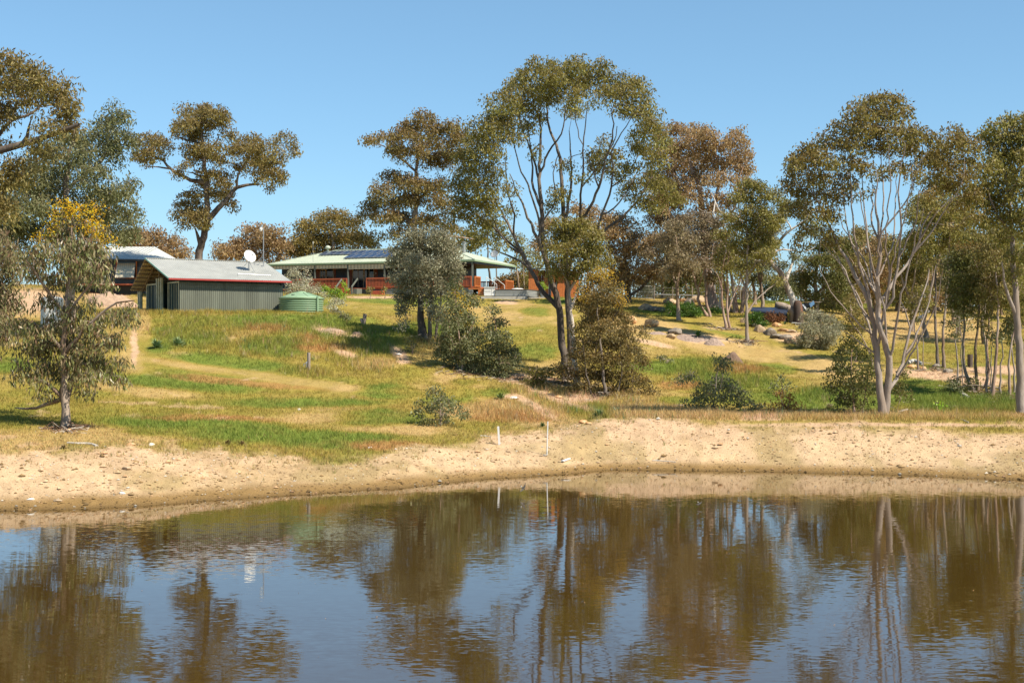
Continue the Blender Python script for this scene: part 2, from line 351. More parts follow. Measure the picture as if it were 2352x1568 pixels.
tot = vadd(sc, vmul(sB, (.001, .006, 0)))
up = nd(t, 'ShaderNodeVectorMath', operation='ADD'); L(tot.outputs[0], up.inputs[0]); up.inputs[1].default_value = (0, 0, 1)
no = nd(t, 'ShaderNodeVectorMath', operation='NORMALIZE'); L(up.outputs[0], no.inputs[0]); L(no.outputs[0], b.inputs['Normal'])
b.inputs['Base Color'].default_value = (.052, .028, .005, 1); b.inputs['Roughness'].default_value = .03; b.inputs['IOR'].default_value = 2.25; b.inputs['Specular IOR Level'].default_value = .5
wv = MB(); wv.V = [(-90, -60, 0), (90, -60, 0), (90, 66, 0), (-90, 66, 0)]; wv.Fc = [[0, 1, 2, 3]]
tag(wv.build('water', wm), kind='structure')

# ------------------------------------------------------------------ grass and gravel
gm2, t, b = new_mat('grass_mat'); L = t.links.new
at = nd(t, 'ShaderNodeAttribute', attribute_name='albedo'); L(at.outputs['Color'], b.inputs['Base Color']); b.inputs['Roughness'].default_value = .7; b.inputs['Specular IOR Level'].default_value = .25
tr = nd(t, 'ShaderNodeBsdfTranslucent'); L(at.outputs['Color'], tr.inputs[0]); ms = nd(t, 'ShaderNodeMixShader'); ms.inputs[0].default_value = .3
out = [n for n in t.nodes if n.type == 'OUTPUT_MATERIAL'][0]; L(b.outputs[0], ms.inputs[1]); L(tr.outputs[0], ms.inputs[2]); L(ms.outputs[0], out.inputs[0])
def blades(name, P, hgt, col, per, wid, spread, mt=None, colvar=.18, lean=.5):
    n = len(P)*per; B = np.repeat(P, per, 0); h = np.repeat(hgt, per)*rng.uniform(.55, 1.15, n); c = np.repeat(col, per, 0)
    s = spread if np.isscalar(spread) else np.repeat(spread, per)
    a = rng.uniform(0, 2*np.pi, n); rr = rng.uniform(0, 1, n)*s; B = B+np.stack([np.cos(a)*rr, np.sin(a)*rr, np.zeros(n)-.02], 1)
    ln = rng.normal(0, lean, (n, 2))*h[:, None]*.6; tipp = B+np.stack([ln[:, 0], ln[:, 1], h], 1)
    a2 = rng.uniform(0, np.pi, n); wv_ = np.stack([np.cos(a2), np.sin(a2), np.zeros(n)], 1)*(wid*rng.uniform(.7, 1.3, n))[:, None]*.5
    V = np.stack([B-wv_, B+wv_, tipp], 1).reshape(-1, 3)
    c = np.clip(c*(1+rng.normal(0, colvar, (n, 1)))*(1+rng.normal(0, .06, (n, 3))), .01, .9)
    me = np_mesh(name, V, 3, np.arange(n*3), mt or gm2, attrs=[('albedo', 'FACE', c)])
    return link_mesh(name, me)
def scatter(n, ulo=-.40, uhi=.40, dlo=46, dhi=150):
    u = rng.uniform(ulo, uhi, n); d = rng.uniform(dlo, dhi, n); x = u*d; z = ground(x, d)
    return x, d, z, CX+F*u, YH-(z-H)*F/d
def build_grass():
    x, y, z, qx, qy = scatter(300000)
    c, sand, lush, bare, g, ru = surface(x, y, z, qx, qy)
    above_shore = (z > .25)  # height mask: blades only on ground clear of the waterline
    keep = above_shore & (rng.random(len(x)) > np.clip(sand*1.03+bare*.8, 0, 1)-0.0*g)
    mow = blob(qx, qy, [(560,862,360,22,8),(1780,810,330,40,12),(1200,720,200,45),(900,700,250,22),(1560,750,160,30),(330,820,40,60)])
    long_ = blob(qx, qy, [(560,775,250,52,4),(800,795,140,60,20),(1000,770,120,50),(700,858,70,16),(1280,915,160,30,10),(1500,948,200,20),(1180,945,140,28),(1950,958,500,10),(1900,905,80,22),(2250,930,200,30),(1450,925,80,26),(1650,860,140,40),(420,720,260,8)])
    hgt = (.07+.10*lush+.05*rng.random(len(x)))*(1-.6*mow)+.24*long_*(.5+fbm(x/1.2, y/1.2, 3, 41))*(1-mow)
    cc = c*1.32
    blades('grass', np.stack([x, y, z], 1)[keep], hgt[keep], cc[keep], 3, .028, .13, lean=.6)
    o = bpy.data.objects['grass']; tag(o, kind='stuff')
    x, y, z, qx, qy = scatter(60000)
    c, sand, lush, bare, g, ru = surface(x, y, z, qx, qy)
    wl = blob(qx, qy, [(560,775,250,52,4),(800,795,140,60,20),(1000,770,120,50),(700,858,60,14),(1280,915,160,30,10),(1500,948,200,20),(1180,945,140,28),(1950,955,500,8),(1900,905,80,22),(1450,925,80,26),(1650,870,140,40)])
    k = (rng.random(len(x)) < wl*.42*(fbm(x/1.5, y/1.5, 3, 71) > .42)) & (sand < .4); pick = rng.random(k.sum())[:, None]
    cc2 = np.where(pick < .45, np.array([.46,.36,.19]), np.where(pick < .7, np.array([.40,.24,.13]), np.where(pick < .9, np.array([.20,.27,.06]), np.array([.15,.22,.10]))))
    blades('seeding_grass', np.stack([x, y, z], 1)[k], rng.uniform(.28, .6, k.sum()), cc2, 4, .03, .10, lean=.35)
    o2 = bpy.data.objects['seeding_grass']; tag(o2, kind='stuff'); tag(o2, 'tall seeding stems and weeds standing above the long grass of the mound and gully', 'long grass'); tag(o, 'mixed green and straw-coloured grass covering the slope', 'grass')
    # sparse dry tufts along the top of the gravel bank and between the stones
    x, y, z, qx, qy = scatter(42000, dlo=50, dhi=92)
    sy = np.interp(qx, sand_x, sand_y); dd = qy-sy
    pr = np.exp(-np.abs(dd+4)/14)*.9*(fbm(x/1.5, y/.8, 3, 51) > .45)+(fbm(x/1.1, y/1.1, 3, 52) > .64)*.14*(dd > 0)*(z > .35)
    k = rng.random(len(x)) < pr
    col = np.array([.36, .25, .10])+(rng.random((len(x), 1)) > .6)*np.array([-.14, -.04, -.05])
    blades('dry_grass', np.stack([x, y, z], 1)[k], rng.uniform(.08, .26, k.sum()), col[k], 5, .022, .10, lean=.5)
    o = bpy.data.objects['dry_grass']; tag(o, kind='stuff'); tag(o, 'thin brown tufts of dry grass along the top edge of the gravel bank', 'dry grass')
def stones_mesh(name, P, size, col, flat=.55, seed=3):
    n = len(P); r = np.random.default_rng(seed)
    base = np.array([[1,0,0],[.3,.95,0],[-.8,.6,0],[-.85,-.5,0],[.25,-1,0],[.1,.1,1],[0,0,-.6]], float)
    fs = np.array([[0,1,5],[1,2,5],[2,3,5],[3,4,5],[4,0,5],[1,0,6],[2,1,6],[3,2,6],[4,3,6],[0,4,6]])
    a = r.uniform(0, 2*np.pi, n); ca, sa = np.cos(a), np.sin(a)
    B = base[None]*(1+r.normal(0, .18, (n, 7, 3))); B = B*size[:, None, None]*np.array([1, .75, flat])
    X = B[..., 0]*ca[:, None]-B[..., 1]*sa[:, None]; Y = B[..., 0]*sa[:, None]+B[..., 1]*ca[:, None]
    V = np.stack([X, Y, B[..., 2]], -1)+P[:, None, :]
    Fi = (fs[None]+(np.arange(n)*7)[:, None, None]).reshape(-1)
    return np_mesh(name, V.reshape(-1, 3), 3, Fi, gravm, attrs=[('albedo', 'FACE', np.repeat(col, 10, 0))])
gravm, t, b = new_mat('gravel_mat'); at = nd(t, 'ShaderNodeAttribute', attribute_name='albedo'); t.links.new(at.outputs['Color'], b.inputs['Base Color']); b.inputs['Roughness'].default_value = .85; b.inputs['Specular IOR Level'].default_value = .2
def build_gravel():
    x, y, z, qx, qy = scatter(110000, dlo=44.5, dhi=76)
    c, sand, lush, bare, g, ru = surface(x, y, z, qx, qy)
    k = (rng.random(len(x)) < sand*(.10+.7*fbm(x/1.2, y/1.2, 3, 61))) & (z > -.05)
    x, y, z, c = x[k], y[k], z[k], c[k]; n = len(x)
    size = np.clip(rng.lognormal(-3.65, .55, n), .012, .17)
    tint = rng.random(n)
    cc = np.where((tint < .10)[:, None], np.array([.52, .46, .37]), np.where((tint < .30)[:, None], np.array([.22, .14, .06]), np.where((tint < .48)[:, None], np.array([.48, .29, .15]), c)))
    wet = (z < .12)[:, None]; cc = np.where(wet, cc*.62, cc)*(rng.uniform(.8, 1.12, (n, 1)))
    me = stones_mesh('gravel', np.stack([x, y, z+size*.2], 1), size, cc)
    tag(link_mesh('gravel', me), 'pale tan gravel and pebbles strewn over the bank beside the water', 'gravel', kind='stuff')
def build_litter():
    r = np.random.default_rng(77); spots = [(150,985,60),(1300,880,70),(1390,905,80),(2030,955,70),(1960,955,50),(2160,850,70),(2245,900,80),(2300,910,90),(1668,755,40),(1717,786,30),(1062,855,60),(1150,868,60),(975,778,50),(1638,706,60),(2200,940,120),(1230,880,60)]
    P = []; 
    for qx, qy, sp in spots:
        c = gp(qx, qy); s = sp/F*c.y
        for _ in range(int(90+sp*3)):
            a = r.uniform(0, 6.28); d = abs(r.normal(0, .6))*s; x = c.x+math.cos(a)*d; y = c.y+math.sin(a)*d*1.2; P.append((x, y, float(ground(x, y))+.03))
    P = np.array(P); n = len(P); a = r.uniform(0, 3.14, n); l = r.lognormal(-1.9, .6, n); w_ = .014+l*.03
    dx = np.stack([np.cos(a), np.sin(a), r.normal(0, .18, n)], 1)*l[:, None]; sd = np.stack([-np.sin(a), np.cos(a), np.zeros(n)], 1)*w_[:, None]; up = np.array([0, 0, 1.])*w_[:, None]
    V = np.stack([P-dx-sd, P-dx+sd, P-dx+up*1.5, P+dx-sd*.6, P+dx+sd*.6, P+dx+up], 1).reshape(-1, 3)
    fs = np.array([[0,3,5,2],[1,2,5,4],[0,1,4,3]]); Fi = (fs[None]+(np.arange(n)*6)[:, None, None]).reshape(-1)
    c = np.where((r.random(n) < .35)[:, None], np.array([.36,.30,.23]), np.array([.16,.09,.05]))*r.uniform(.7, 1.2, (n, 1))
    me = np_mesh('leaf_litter', V, 4, Fi, gravm, attrs=[('albedo', 'FACE', np.repeat(c, 3, 0))]); tag(link_mesh('leaf_litter', me), 'fallen twigs and bark strips littering the ground beneath the gums', 'leaf litter', kind='stuff')
build_ground(); build_grass(); build_gravel(); build_litter()
# ------------------------------------------------------------------ trees
def tube(path, rad, sides):
    P = np.array(path, float); n = len(P); T = np.gradient(P, axis=0); T /= np.linalg.norm(T, axis=1)[:, None]+1e-9
    ref = np.array([0.31, 0.95, 0.12]); X = np.cross(T, ref); X /= np.linalg.norm(X, axis=1)[:, None]+1e-9; Y = np.cross(T, X)
    a = np.arange(sides)*2*np.pi/sides; rad = np.asarray(rad, float)
    V = P[:, None, :]+rad[:, None, None]*(np.cos(a)[None, :, None]*X[:, None, :]+np.sin(a)[None, :, None]*Y[:, None, :])
    idx = np.arange(n*sides).reshape(n, sides); q = np.stack([idx[:-1], np.roll(idx[:-1], -1, 1), np.roll(idx[1:], -1, 1), idx[1:]], -1).reshape(-1)
    return V.reshape(-1, 3), q
def smooth_path(pts, step):
    P = np.array(pts, float)
    if len(P) > 2:
        out = []; Q = np.vstack([2*P[0]-P[1], P, 2*P[-1]-P[-2]])
        for i in range(1, len(Q)-2):
            for s in np.linspace(0, 1, 6, endpoint=False):
                p0, p1, p2, p3 = Q[i-1], Q[i], Q[i+1], Q[i+2]
                out.append(.5*((2*p1)+(-p0+p2)*s+(2*p0-5*p1+4*p2-p3)*s*s+(-p0+3*p1-3*p2+p3)*s**3))
        out.append(P[-1]); P = np.array(out)
    d = np.concatenate([[0], np.cumsum(np.linalg.norm(np.diff(P, axis=0), axis=1))]); n = max(3, int(d[-1]/step)+1)
    s = np.linspace(0, d[-1], n); return np.stack([np.interp(s, d, P[:, k]) for k in range(3)], 1)
def leaves_mesh(name, C, Lf, Wf, n_each, sig, sigz, mt, tipv, r, droop=.8, group_r=None):
    """C cluster centres (n,3); hanging leaf blades around each"""
    n_each = np.asarray(n_each, int); idx = np.repeat(np.arange(len(C)), n_each); n = len(idx)
    g = r.normal(0, 1, (n, 3)); g /= np.maximum(1, np.linalg.norm(g, axis=1)/1.7)[:, None]
    s = np.repeat(np.asarray(sig), n_each); sz = np.repeat(np.asarray(sigz), n_each)
    P = C[idx]+g*np.stack([s, s, sz], 1); P[:, 2] -= (g[:, 0]**2+g[:, 1]**2)*s*.16
    ax = r.normal(0, .6, (n, 3)); ax[:, 2] -= droop*1.1; ax /= np.linalg.norm(ax, axis=1)[:, None]
    sd = np.cross(ax, r.normal(0, 1, (n, 3))); sd /= np.linalg.norm(sd, axis=1)[:, None]+1e-9
    l = Lf*r.uniform(.6, 1.25, n)[:, None]; w_ = Wf*r.uniform(.7, 1.2, n)[:, None]*.5
    V = np.stack([P, P+ax*l*.45+sd*w_, P+ax*l, P+ax*l*.45-sd*w_], 1).reshape(-1, 3)
    tv = np.repeat(tipv, n_each)+g[:, 2]*.10+r.normal(0, .12, n); tv = np.clip(tv, 0, 1)
    return np_mesh(name, V, 4, np.arange(n*4), mt, attrs=[('tip', 'FACE', tv)])
NL = [0]; DENS = .50
def tree(name, label, cat, base, limbs, clumps, lm, bm, L=.26, W=.085, cov=1.5, rc=.48, seed=1, group=None, tip=.35, tipr=.0, sparse=0.0, r0=.22, dsp=.75, twig=.012, blossom=None, droop=.8, part='crown', fine=1.0, hollow=.45, cs=1.14, dens=1.0, tw=1.0):
    r = np.random.default_rng(seed)
    if len(base) == 3 and base[2] > 20: D = base[2]; bx = (base[0]-CX)/F*D; bp = np.array([bx, D, float(ground(bx, D))])
    else: p = gp(base[0], base[1]); D = p.y; bp = np.array(p)
    s = F/D; L *= 1.04; W *= 1.06; twig = max(twig, .00017*D)
    root = empty(name, tuple(bp), 0, label, cat, group)
    q = lambda a, b, dd: np.array(PW(a, b, D+dd))
    cl = np.array([(c[0], c[1], c[2], c[3]) for c in clumps], float) if clumps else np.zeros((0, 4))
    if len(cl):
        x0, x1 = (cl[:, 0]-cl[:, 2]).min(), (cl[:, 0]+cl[:, 2]).max(); y0, y1 = (cl[:, 1]-cl[:, 3]).min(), (cl[:, 1]+cl[:, 3]).max()
        mx, hx, my, hy = (x0+x1)/2, (x1-x0)/2, (y0+y1)/2, (y1-y0)/2
    # limbs
    nodes = []; par = []; rad = []; segs = []
    first = True
    for lb in limbs:
        pts = lb['p'] if isinstance(lb, dict) else lb; ra = lb.get('r') if isinstance(lb, dict) else None
        if first or (isinstance(lb, dict) and lb.get('base')):
            x, y = pts[0][:2]; off = 0
            if not first:
                gx = (x-CX)/F*D; st = np.array([gx, D, float(ground(gx, D))-.15]); sd = r.uniform(-.5, .5); st[1] += sd
            else: st = bp-np.array([0, 0, .15])
            P = [st]; ns = len(pts); ddt = r.uniform(-1, 1)*.18*(pts[0][1]-pts[-1][1])/s if not first else r.uniform(-1, 1)*.06*(pts[0][1]-pts[-1][1])/s
            for k, pp in enumerate(pts[1:], 1):
                dd = pp[2] if len(pp) > 2 else ddt*(k/(ns-1))+(st[1]-D)
                P.append(q(pp[0], pp[1], dd))
            ra = ra or (r0, r0*.25); pn = -1
        else:
            tgt = pts[0]; qn = np.array([(CX+F*n_[0]/n_[1], YH-(n_[2]-H)*F/n_[1]) for n_ in nodes])
            pn = int(np.argmin((qn[:, 0]-tgt[0])**2+(qn[:, 1]-tgt[1])**2)); st = nodes[pn]; ln = np.hypot(pts[-1][0]-pts[0][0], pts[-1][1]-pts[0][1])/s
            d0 = st[1]-D; ddt = r.uniform(.25, .7)*ln*(1 if r.random() > .5 else -1)*dsp; ns = len(pts); P = [st]
            for k, pp in enumerate(pts[1:], 1): dd = pp[2] if len(pp) > 2 else d0+ddt*(k/(ns-1)); P.append(q(pp[0], pp[1], dd))
            ra = ra or (rad[pn]*.72, .025)
        path = smooth_path(P, .45); m = len(path); jit = r.normal(0, .03, (m, 3)); jit[0] = 0; path = path+jit
        tt = np.linspace(0, 1, m); rr = ra[0]*(1-tt)**.9+ra[1]*(1-(1-tt)**.9)
        if first: rr = rr*(1+.55*np.exp(-tt*m*.9)); 
        i0 = len(nodes)
        for k in range(m): nodes.append(path[k]); rad.append(rr[k])
        segs.append((path, rr, 8)); first = False
    # clusters
    C = []; Cs = []; Ct = []
    for c in clumps:
        cx, cy, rx, ry = c[:4]; rx *= cs; ry *= cs; e = min(1, math.hypot((cx-mx)/hx, (cy-my)/hy)) if len(clumps) > 1 else 0
        dmax = math.sqrt(max(0, 1-e*e))*min(hx, hy*1.3)/s*dsp
        dd = c[4] if len(c) > 4 and c[4] is not None else r.uniform(-1, 1)*dmax
        cen = q(cx, cy, dd); ax, az = rx/s, ry/s; ay = .5*(ax+az)
        n = max(4, int(cov*2.9*ax*az/(rc*rc)*(1-sparse)))
        for _ in range(n):
            v = r.normal(0, 1, 3); v /= np.linalg.norm(v); rr = r.uniform(0, 1)**hollow
            if v[2] < 0 and r.random() < .35: v[2] *= -1
            p = cen+v*rr*np.array([ax, ay, az])*.95
            C.append(p); Cs.append(rc*r.uniform(.65, 1.15)); Ct.append(np.clip(tip+tipr*(v[2]*rr*.5+.25)+ (c[5] if len(c) > 5 else 0), 0, 1))
    C = np.array(C); Cs = np.array(Cs); Ct = np.array(Ct)
    if len(C):
        gz = ground(C[:, 0], C[:, 1]); C[:, 2] = np.maximum(C[:, 2], gz+.08)
    # branches to the clusters
    if len(C) and nodes:
        N = np.array(nodes); Rn = list(rad); N = [n for n in N]; parent = [None]*len(N); cnt = [0]*len(N); paths = []
        NA = np.zeros((len(N)+len(C)*6+10, 3)); NA[:len(N)] = N; nn = len(N); nr = np.zeros(len(NA)); nr[:nn] = rad; src = np.full(len(NA), -1)
        d0 = np.array([np.min(np.linalg.norm(NA[:nn]-c, axis=1)) for c in C]); order = np.argsort(d0)
        for ci in order:
            c = C[ci]; dv = c-NA[:nn]; ds = np.linalg.norm(dv, axis=1); cost = ds*(1+.55*np.clip(-dv[:, 2]/(ds+.01), 0, 1))+.25*(nr[:nn] < .012)
            k = int(np.argmin(cost)); a = NA[k]; ln = ds[k]
            if ln < .08: continue
            m = 3 if ln < 1 else 5; mid = (a+c)/2+np.array([r.normal(0, .10), r.normal(0, .10), .10])*ln
            tt = np.linspace(0, 1, m)[:, None]; pth = (1-tt)**2*a+2*(1-tt)*tt*mid+tt**2*c
            ra_ = min(max(nr[k]*.6, twig), twig+.010*ln**1.0*fine); rr = np.linspace(ra_, twig*.8, m)
            paths.append((pth, rr, 4 if ra_ < .04 else 5))
            for j in range(1, m): NA[nn] = pth[j]; nr[nn] = rr[j]; nn += 1
        segs += paths
    if segs:
        VV = []; QQ = []; o = 0
        for pth, rr, sd in segs:
            v, qd = tube(pth, rr, sd); VV.append(v); QQ.append(qd+o); o += len(v)
        me = np_mesh('trunk', np.concatenate(VV), 4, np.concatenate(QQ), bm, smooth=True); link_mesh('trunk', me, root)
    if len(C):
        per = np.maximum(3, dens*DENS*math.pi*Cs**2/(L*W*.26)).astype(int)
        me = leaves_mesh(part, C, L, W, per, Cs*.80, Cs*.60, lm, Ct, r, droop); link_mesh(part, me, root); NL[0] += int(per.sum())
    if blossom:
        bc, bmat = blossom; BC = []
        for cx, cy, rx, ry, *z in bc:
            cen = q(cx, cy, z[0] if z else 0); ax, az = rx/s, ry/s
            for _ in range(int(1.5*ax*az/(.3*.3))+2):
                v = r.normal(0, 1, 3); v /= np.linalg.norm(v); BC.append(cen+v*r.uniform(0, 1)**.6*1.35*np.array([ax, (ax+az)/2, az]))
        BC = np.array(BC); per = np.full(len(BC), 52)
        me = leaves_mesh('blossom', BC, .11, .06, per, np.full(len(BC), .24), np.full(len(BC), .22), bmat, np.zeros(len(BC)), r, .2); link_mesh('blossom', me, root)
    return root
# leaf and bark kinds
olive = leaf_mat('olive_leaf', [(.055,.062,.02), (.10,.105,.032), (.145,.145,.05), (.075,.085,.028), (.20,.19,.09)], (.20,.115,.035))
brown = leaf_mat('bronze_leaf', [(.085,.08,.03), (.125,.115,.045), (.10,.105,.042), (.18,.16,.08), (.062,.064,.027)], (.21,.115,.045))
mauve = leaf_mat('mauve_grey_leaf', [(.095,.082,.062), (.14,.12,.092), (.115,.11,.075), (.20,.175,.145), (.075,.07,.05)], (.17,.11,.07))
golden = leaf_mat('golden_olive_leaf', [(.11,.095,.035), (.16,.135,.05), (.13,.12,.045), (.20,.165,.07), (.09,.08,.03)], (.22,.14,.05))
grey = leaf_mat('grey_leaf', [(.095,.098,.082), (.145,.145,.128), (.21,.21,.20), (.075,.08,.06), (.28,.28,.27)], (.13,.11,.08))
bluegreen = leaf_mat('bluegreen_leaf', [(.052,.062,.034), (.085,.098,.056), (.115,.135,.09), (.055,.07,.04), (.19,.205,.16)], (.15,.10,.04))
dark = leaf_mat('dark_leaf', [(.035,.045,.018), (.06,.075,.028), (.09,.10,.04), (.05,.06,.022), (.14,.145,.07)], (.16,.10,.03))
pink = leaf_mat('pinkish_leaf', [(.14,.10,.062), (.20,.145,.095), (.16,.135,.075), (.26,.20,.14), (.11,.09,.05)], (.25,.14,.08))
rusty = leaf_mat('rusty_leaf', [(.045,.042,.02), (.07,.062,.03), (.10,.088,.05), (.05,.048,.022), (.15,.13,.085)], (.36,.155,.02))
droopy = leaf_mat('drooping_leaf', [(.035,.045,.018), (.065,.08,.035), (.10,.115,.06), (.08,.05,.042), (.18,.175,.13)], (.17,.085,.06), transl=.25, rough=.38)
gold = leaf_mat('gold_blossom', [(.42,.16,.008), (.50,.22,.012), (.32,.12,.008)], (.5,.25,.02), rough=.8)
silver = leaf_mat('silver_leaf', [(.22,.22,.19), (.32,.32,.29), (.15,.16,.12), (.40,.40,.37)], (.3,.25,.18))
lime = leaf_mat('bright_leaf', [(.10,.20,.02), (.16,.28,.03), (.07,.15,.02), (.25,.30,.05)], (.3,.3,.05))
emer = leaf_mat('groundcover_leaf', [(.03,.065,.014), (.05,.10,.02), (.02,.045,.012)], (.08,.14,.03))
bk_brown = bark_mat('brown_bark', (.10,.065,.042), (.26,.18,.12), (.33,.26,.20))
bk_dark = bark_mat('dark_bark', (.045,.034,.026), (.13,.10,.078), (.18,.145,.115))
bk_grey = bark_mat('grey_bark', (.19,.15,.12), (.36,.30,.25), (.25,.19,.145))
bk_pale = bark_mat('pale_bark', (.42,.36,.29), (.60,.54,.46), (.26,.19,.14), patch=.8)
bk_pink = bark_mat('pink_bark', (.17,.10,.07), (.36,.24,.18), (.42,.32,.25))
T = tree
# --- left side
T('gum_tree', 'tall brown-green gum at the left edge with branches reaching in from the frame', 'tree', (-90, 0, 76),
  [[(-90,900),(-95,620),(-80,480),(-50,400),(-10,350),(45,334),(99,316),(150,298),(182,288)], [(-60,420),(-30,340),(0,304),(30,274),(66,265),(102,232),(99,205)], [(30,274),(36,235),(28,200),(40,165)], [(-80,480),(-110,380),(-90,260),(-60,180)], [(45,334),(66,300),(70,275)]],
  [(10,145,55,26),(62,160,45,24),(95,190,40,28),(30,190,50,35),(-10,200,50,45),(125,225,40,32),(150,205,24,22),(165,245,24,28),(60,235,35,22),(135,268,34,28),(20,250,30,25),(-30,270,50,50),(170,300,22,20),(95,290,30,20),(50,385,45,30),(0,410,60,40),(-40,480,60,60),(110,350,30,25),(75,330,25,16),(15,330,24,18)],
  brown, bk_dark, cov=1.35, seed=3, tip=.15, tipr=.6, r0=.42)
T('gum_tree', 'broad grey-green gum behind the orange-blossomed young tree', 'tree', (160, 0, 92),
  [[(160,770),(162,640),(158,520),(150,440),(155,380),(165,330),(180,285)], [(150,440),(175,415),(205,395),(235,370),(262,330)], [(155,400),(130,370),(100,350),(70,345)], [(205,395),(240,350),(250,300),(262,265)], [(158,520),(200,500),(240,470),(285,440)], [(158,520),(110,480),(60,440)]],
  [(262,262,24,22),(240,285,30,20),(290,268,14,12),(275,310,30,26),(230,315,40,28),(185,320,40,30),(140,315,35,25),(205,355,45,30),(160,370,40,28),(255,350,38,30),(295,330,22,24),(120,345,30,25),(90,385,45,35),(60,420,50,35),(130,410,45,30),(190,415,30,20),(220,400,40,25),(110,450,60,35),(60,480,60,40),(20,450,40,40),(200,455,50,30),(250,440,35,30),(285,450,30,32),(300,420,18,22),(270,490,42,32),(225,500,45,35),(298,500,20,26),(285,535,28,26),(240,540,40,28),(170,490,45,35),(110,520,60,40),(50,540,60,45),(305,530,14,14),(10,520,40,50),(190,580,35,25),(30,600,60,35)],
  bluegreen, bk_brown, cov=1.35, seed=4, tip=.12, tipr=.35, r0=.36)
T('gum_tree', 'drooping gum foliage on the left border, its trunk out of frame', 'tree', (-95, 1010),
  [[(-95,1010),(-98,860),(-90,740),(-80,640),(-70,560)], [(-90,740),(-50,690),(-10,660)], [(-98,820),(-50,780),(-10,770)], [(-80,640),(-40,600),(0,590)]],
  [(-60,560,60,50),(0,580,45,45),(30,620,32,40),(-30,650,55,45),(5,680,40,35),(-60,740,50,50),(-10,730,30,28),(0,775,18,28),(-70,830,45,40),(-30,800,25,30)],
  droopy, bk_brown, L=.21, W=.05, cov=1.6, rc=.34, seed=5, tip=.2, tipr=.3, r0=.16, droop=1.5)
T('young_gum_tree', 'young drooping gum with an orange blossomed top standing alone by the left bank', 'tree', (150, 982),
  [dict(p=[(150,982),(148,930),(146,870),(147,800),(150,720),(158,640),(165,560),(168,500)], r=(.17,.03)), [(148,930),(162,900),(172,850),(180,800)], [(146,900),(120,890),(90,872),(60,862)], [(147,800),(110,760),(70,740)], [(147,800),(200,750),(260,700),(310,690)], [(150,720),(100,650),(60,600)], [(150,720),(200,660),(240,600)], [(158,640),(140,560),(130,510)], [(158,640),(195,580),(215,520)], [(146,925),(110,930),(70,940),(35,935)]],
  [(170,520,60,26),(130,540,40,25),(215,535,35,28),(170,560,60,26),(110,580,45,28),(220,580,38,26),(160,600,60,26),(85,610,30,26),(235,615,28,22),(130,640,50,25),(190,640,45,22),(110,690,30,26),(200,690,28,14),(165,710,40,22),(240,650,24,14),(130,745,52,28),(195,750,45,26),(255,730,42,24),(290,705,25,22),(80,760,50,24),(50,740,30,24),(150,790,55,28),(220,785,50,26),(100,800,55,28),(275,780,28,22),(60,800,30,20),(165,830,55,26),(220,830,45,24),(110,840,45,26),(60,830,26,16),(270,830,22,18),(85,870,30,20),(150,868,45,20),(205,870,45,22),(250,862,22,16),(35,862,28,12),(200,900,22,14),(285,875,14,12),(295,740,18,14),(105,905,22,12)],
  droopy, bk_brown, cs=1.02, dens=.85, L=.26, W=.062, cov=1.5, rc=.30, seed=6, tip=.1, tipr=.0, r0=.17, droop=1.6, dsp=.7, blossom=([(180,492,45,22),(215,515,35,20),(145,480,22,16),(85,545,16,14),(240,545,20,16),(200,470,28,14),(120,515,14,12),(225,560,14,10)], gold))
T('gum_tree', 'solitary gum with spreading separate foliage clumps against the sky behind the shed', 'tree', (456, 0, 122),
  [dict(p=[(456,700),(457,600),(463,562),(473,522),(476,490),(475,450),(473,410),(468,370),(466,330),(462,290),(462,262)], r=(.42,.08)),
   dict(p=[(475,505),(495,485),(516,464),(532,445),(540,432),(565,424),(595,425)], r=(.3,.08)), [(540,432),(548,400),(565,375),(580,340)], [(580,424),(610,400),(640,385),(655,340),(660,315)], dict(p=[(473,425),(440,414),(410,400),(393,389),(378,372),(360,361),(340,357)], r=(.2,.06)), [(393,389),(370,384),(333,382)], [(463,562),(455,545),(447,520)], [(468,350),(490,335),(505,310)], [(473,410),(450,400),(430,395)], [(466,330),(445,325),(420,320),(395,312)], [(476,490),(450,500),(430,500)]],
  [(450,258,46,20),(490,262,34,22),(425,285,26,20),(462,285,45,22),(512,285,20,28),(530,312,14,18),(455,312,40,16),(440,345,26,18),(478,340,36,18),(460,362,36,16),(500,365,20,18),(408,300,12,20),
   (352,322,42,16),(320,340,18,20),(378,334,22,16),(330,362,26,18),(350,350,30,12),(410,396,18,9),(428,380,16,9),
   (468,398,30,12),(505,402,30,14),(460,420,24,14),(510,425,26,16),(485,445,34,14),(440,450,26,18),(420,470,24,16),(455,480,30,18),(425,495,30,16),(415,518,16,10),(450,510,26,16),(470,500,14,20),(530,470,16,14),(520,445,16,14),
   (575,322,34,16),(560,350,34,22),(600,345,30,22),(590,375,40,20),(625,375,26,18),(610,400,40,16),(640,405,18,16),(545,385,16,16),(535,340,14,16),(625,428,14,10),(650,312,22,9),(675,335,11,16),(634,330,10,14),(680,350,8,10),(645,350,12,12)],
  brown, bk_dark, L=.26, W=.10, cov=1.6, rc=.42, seed=8, tip=.22, tipr=.45, dsp=.5)
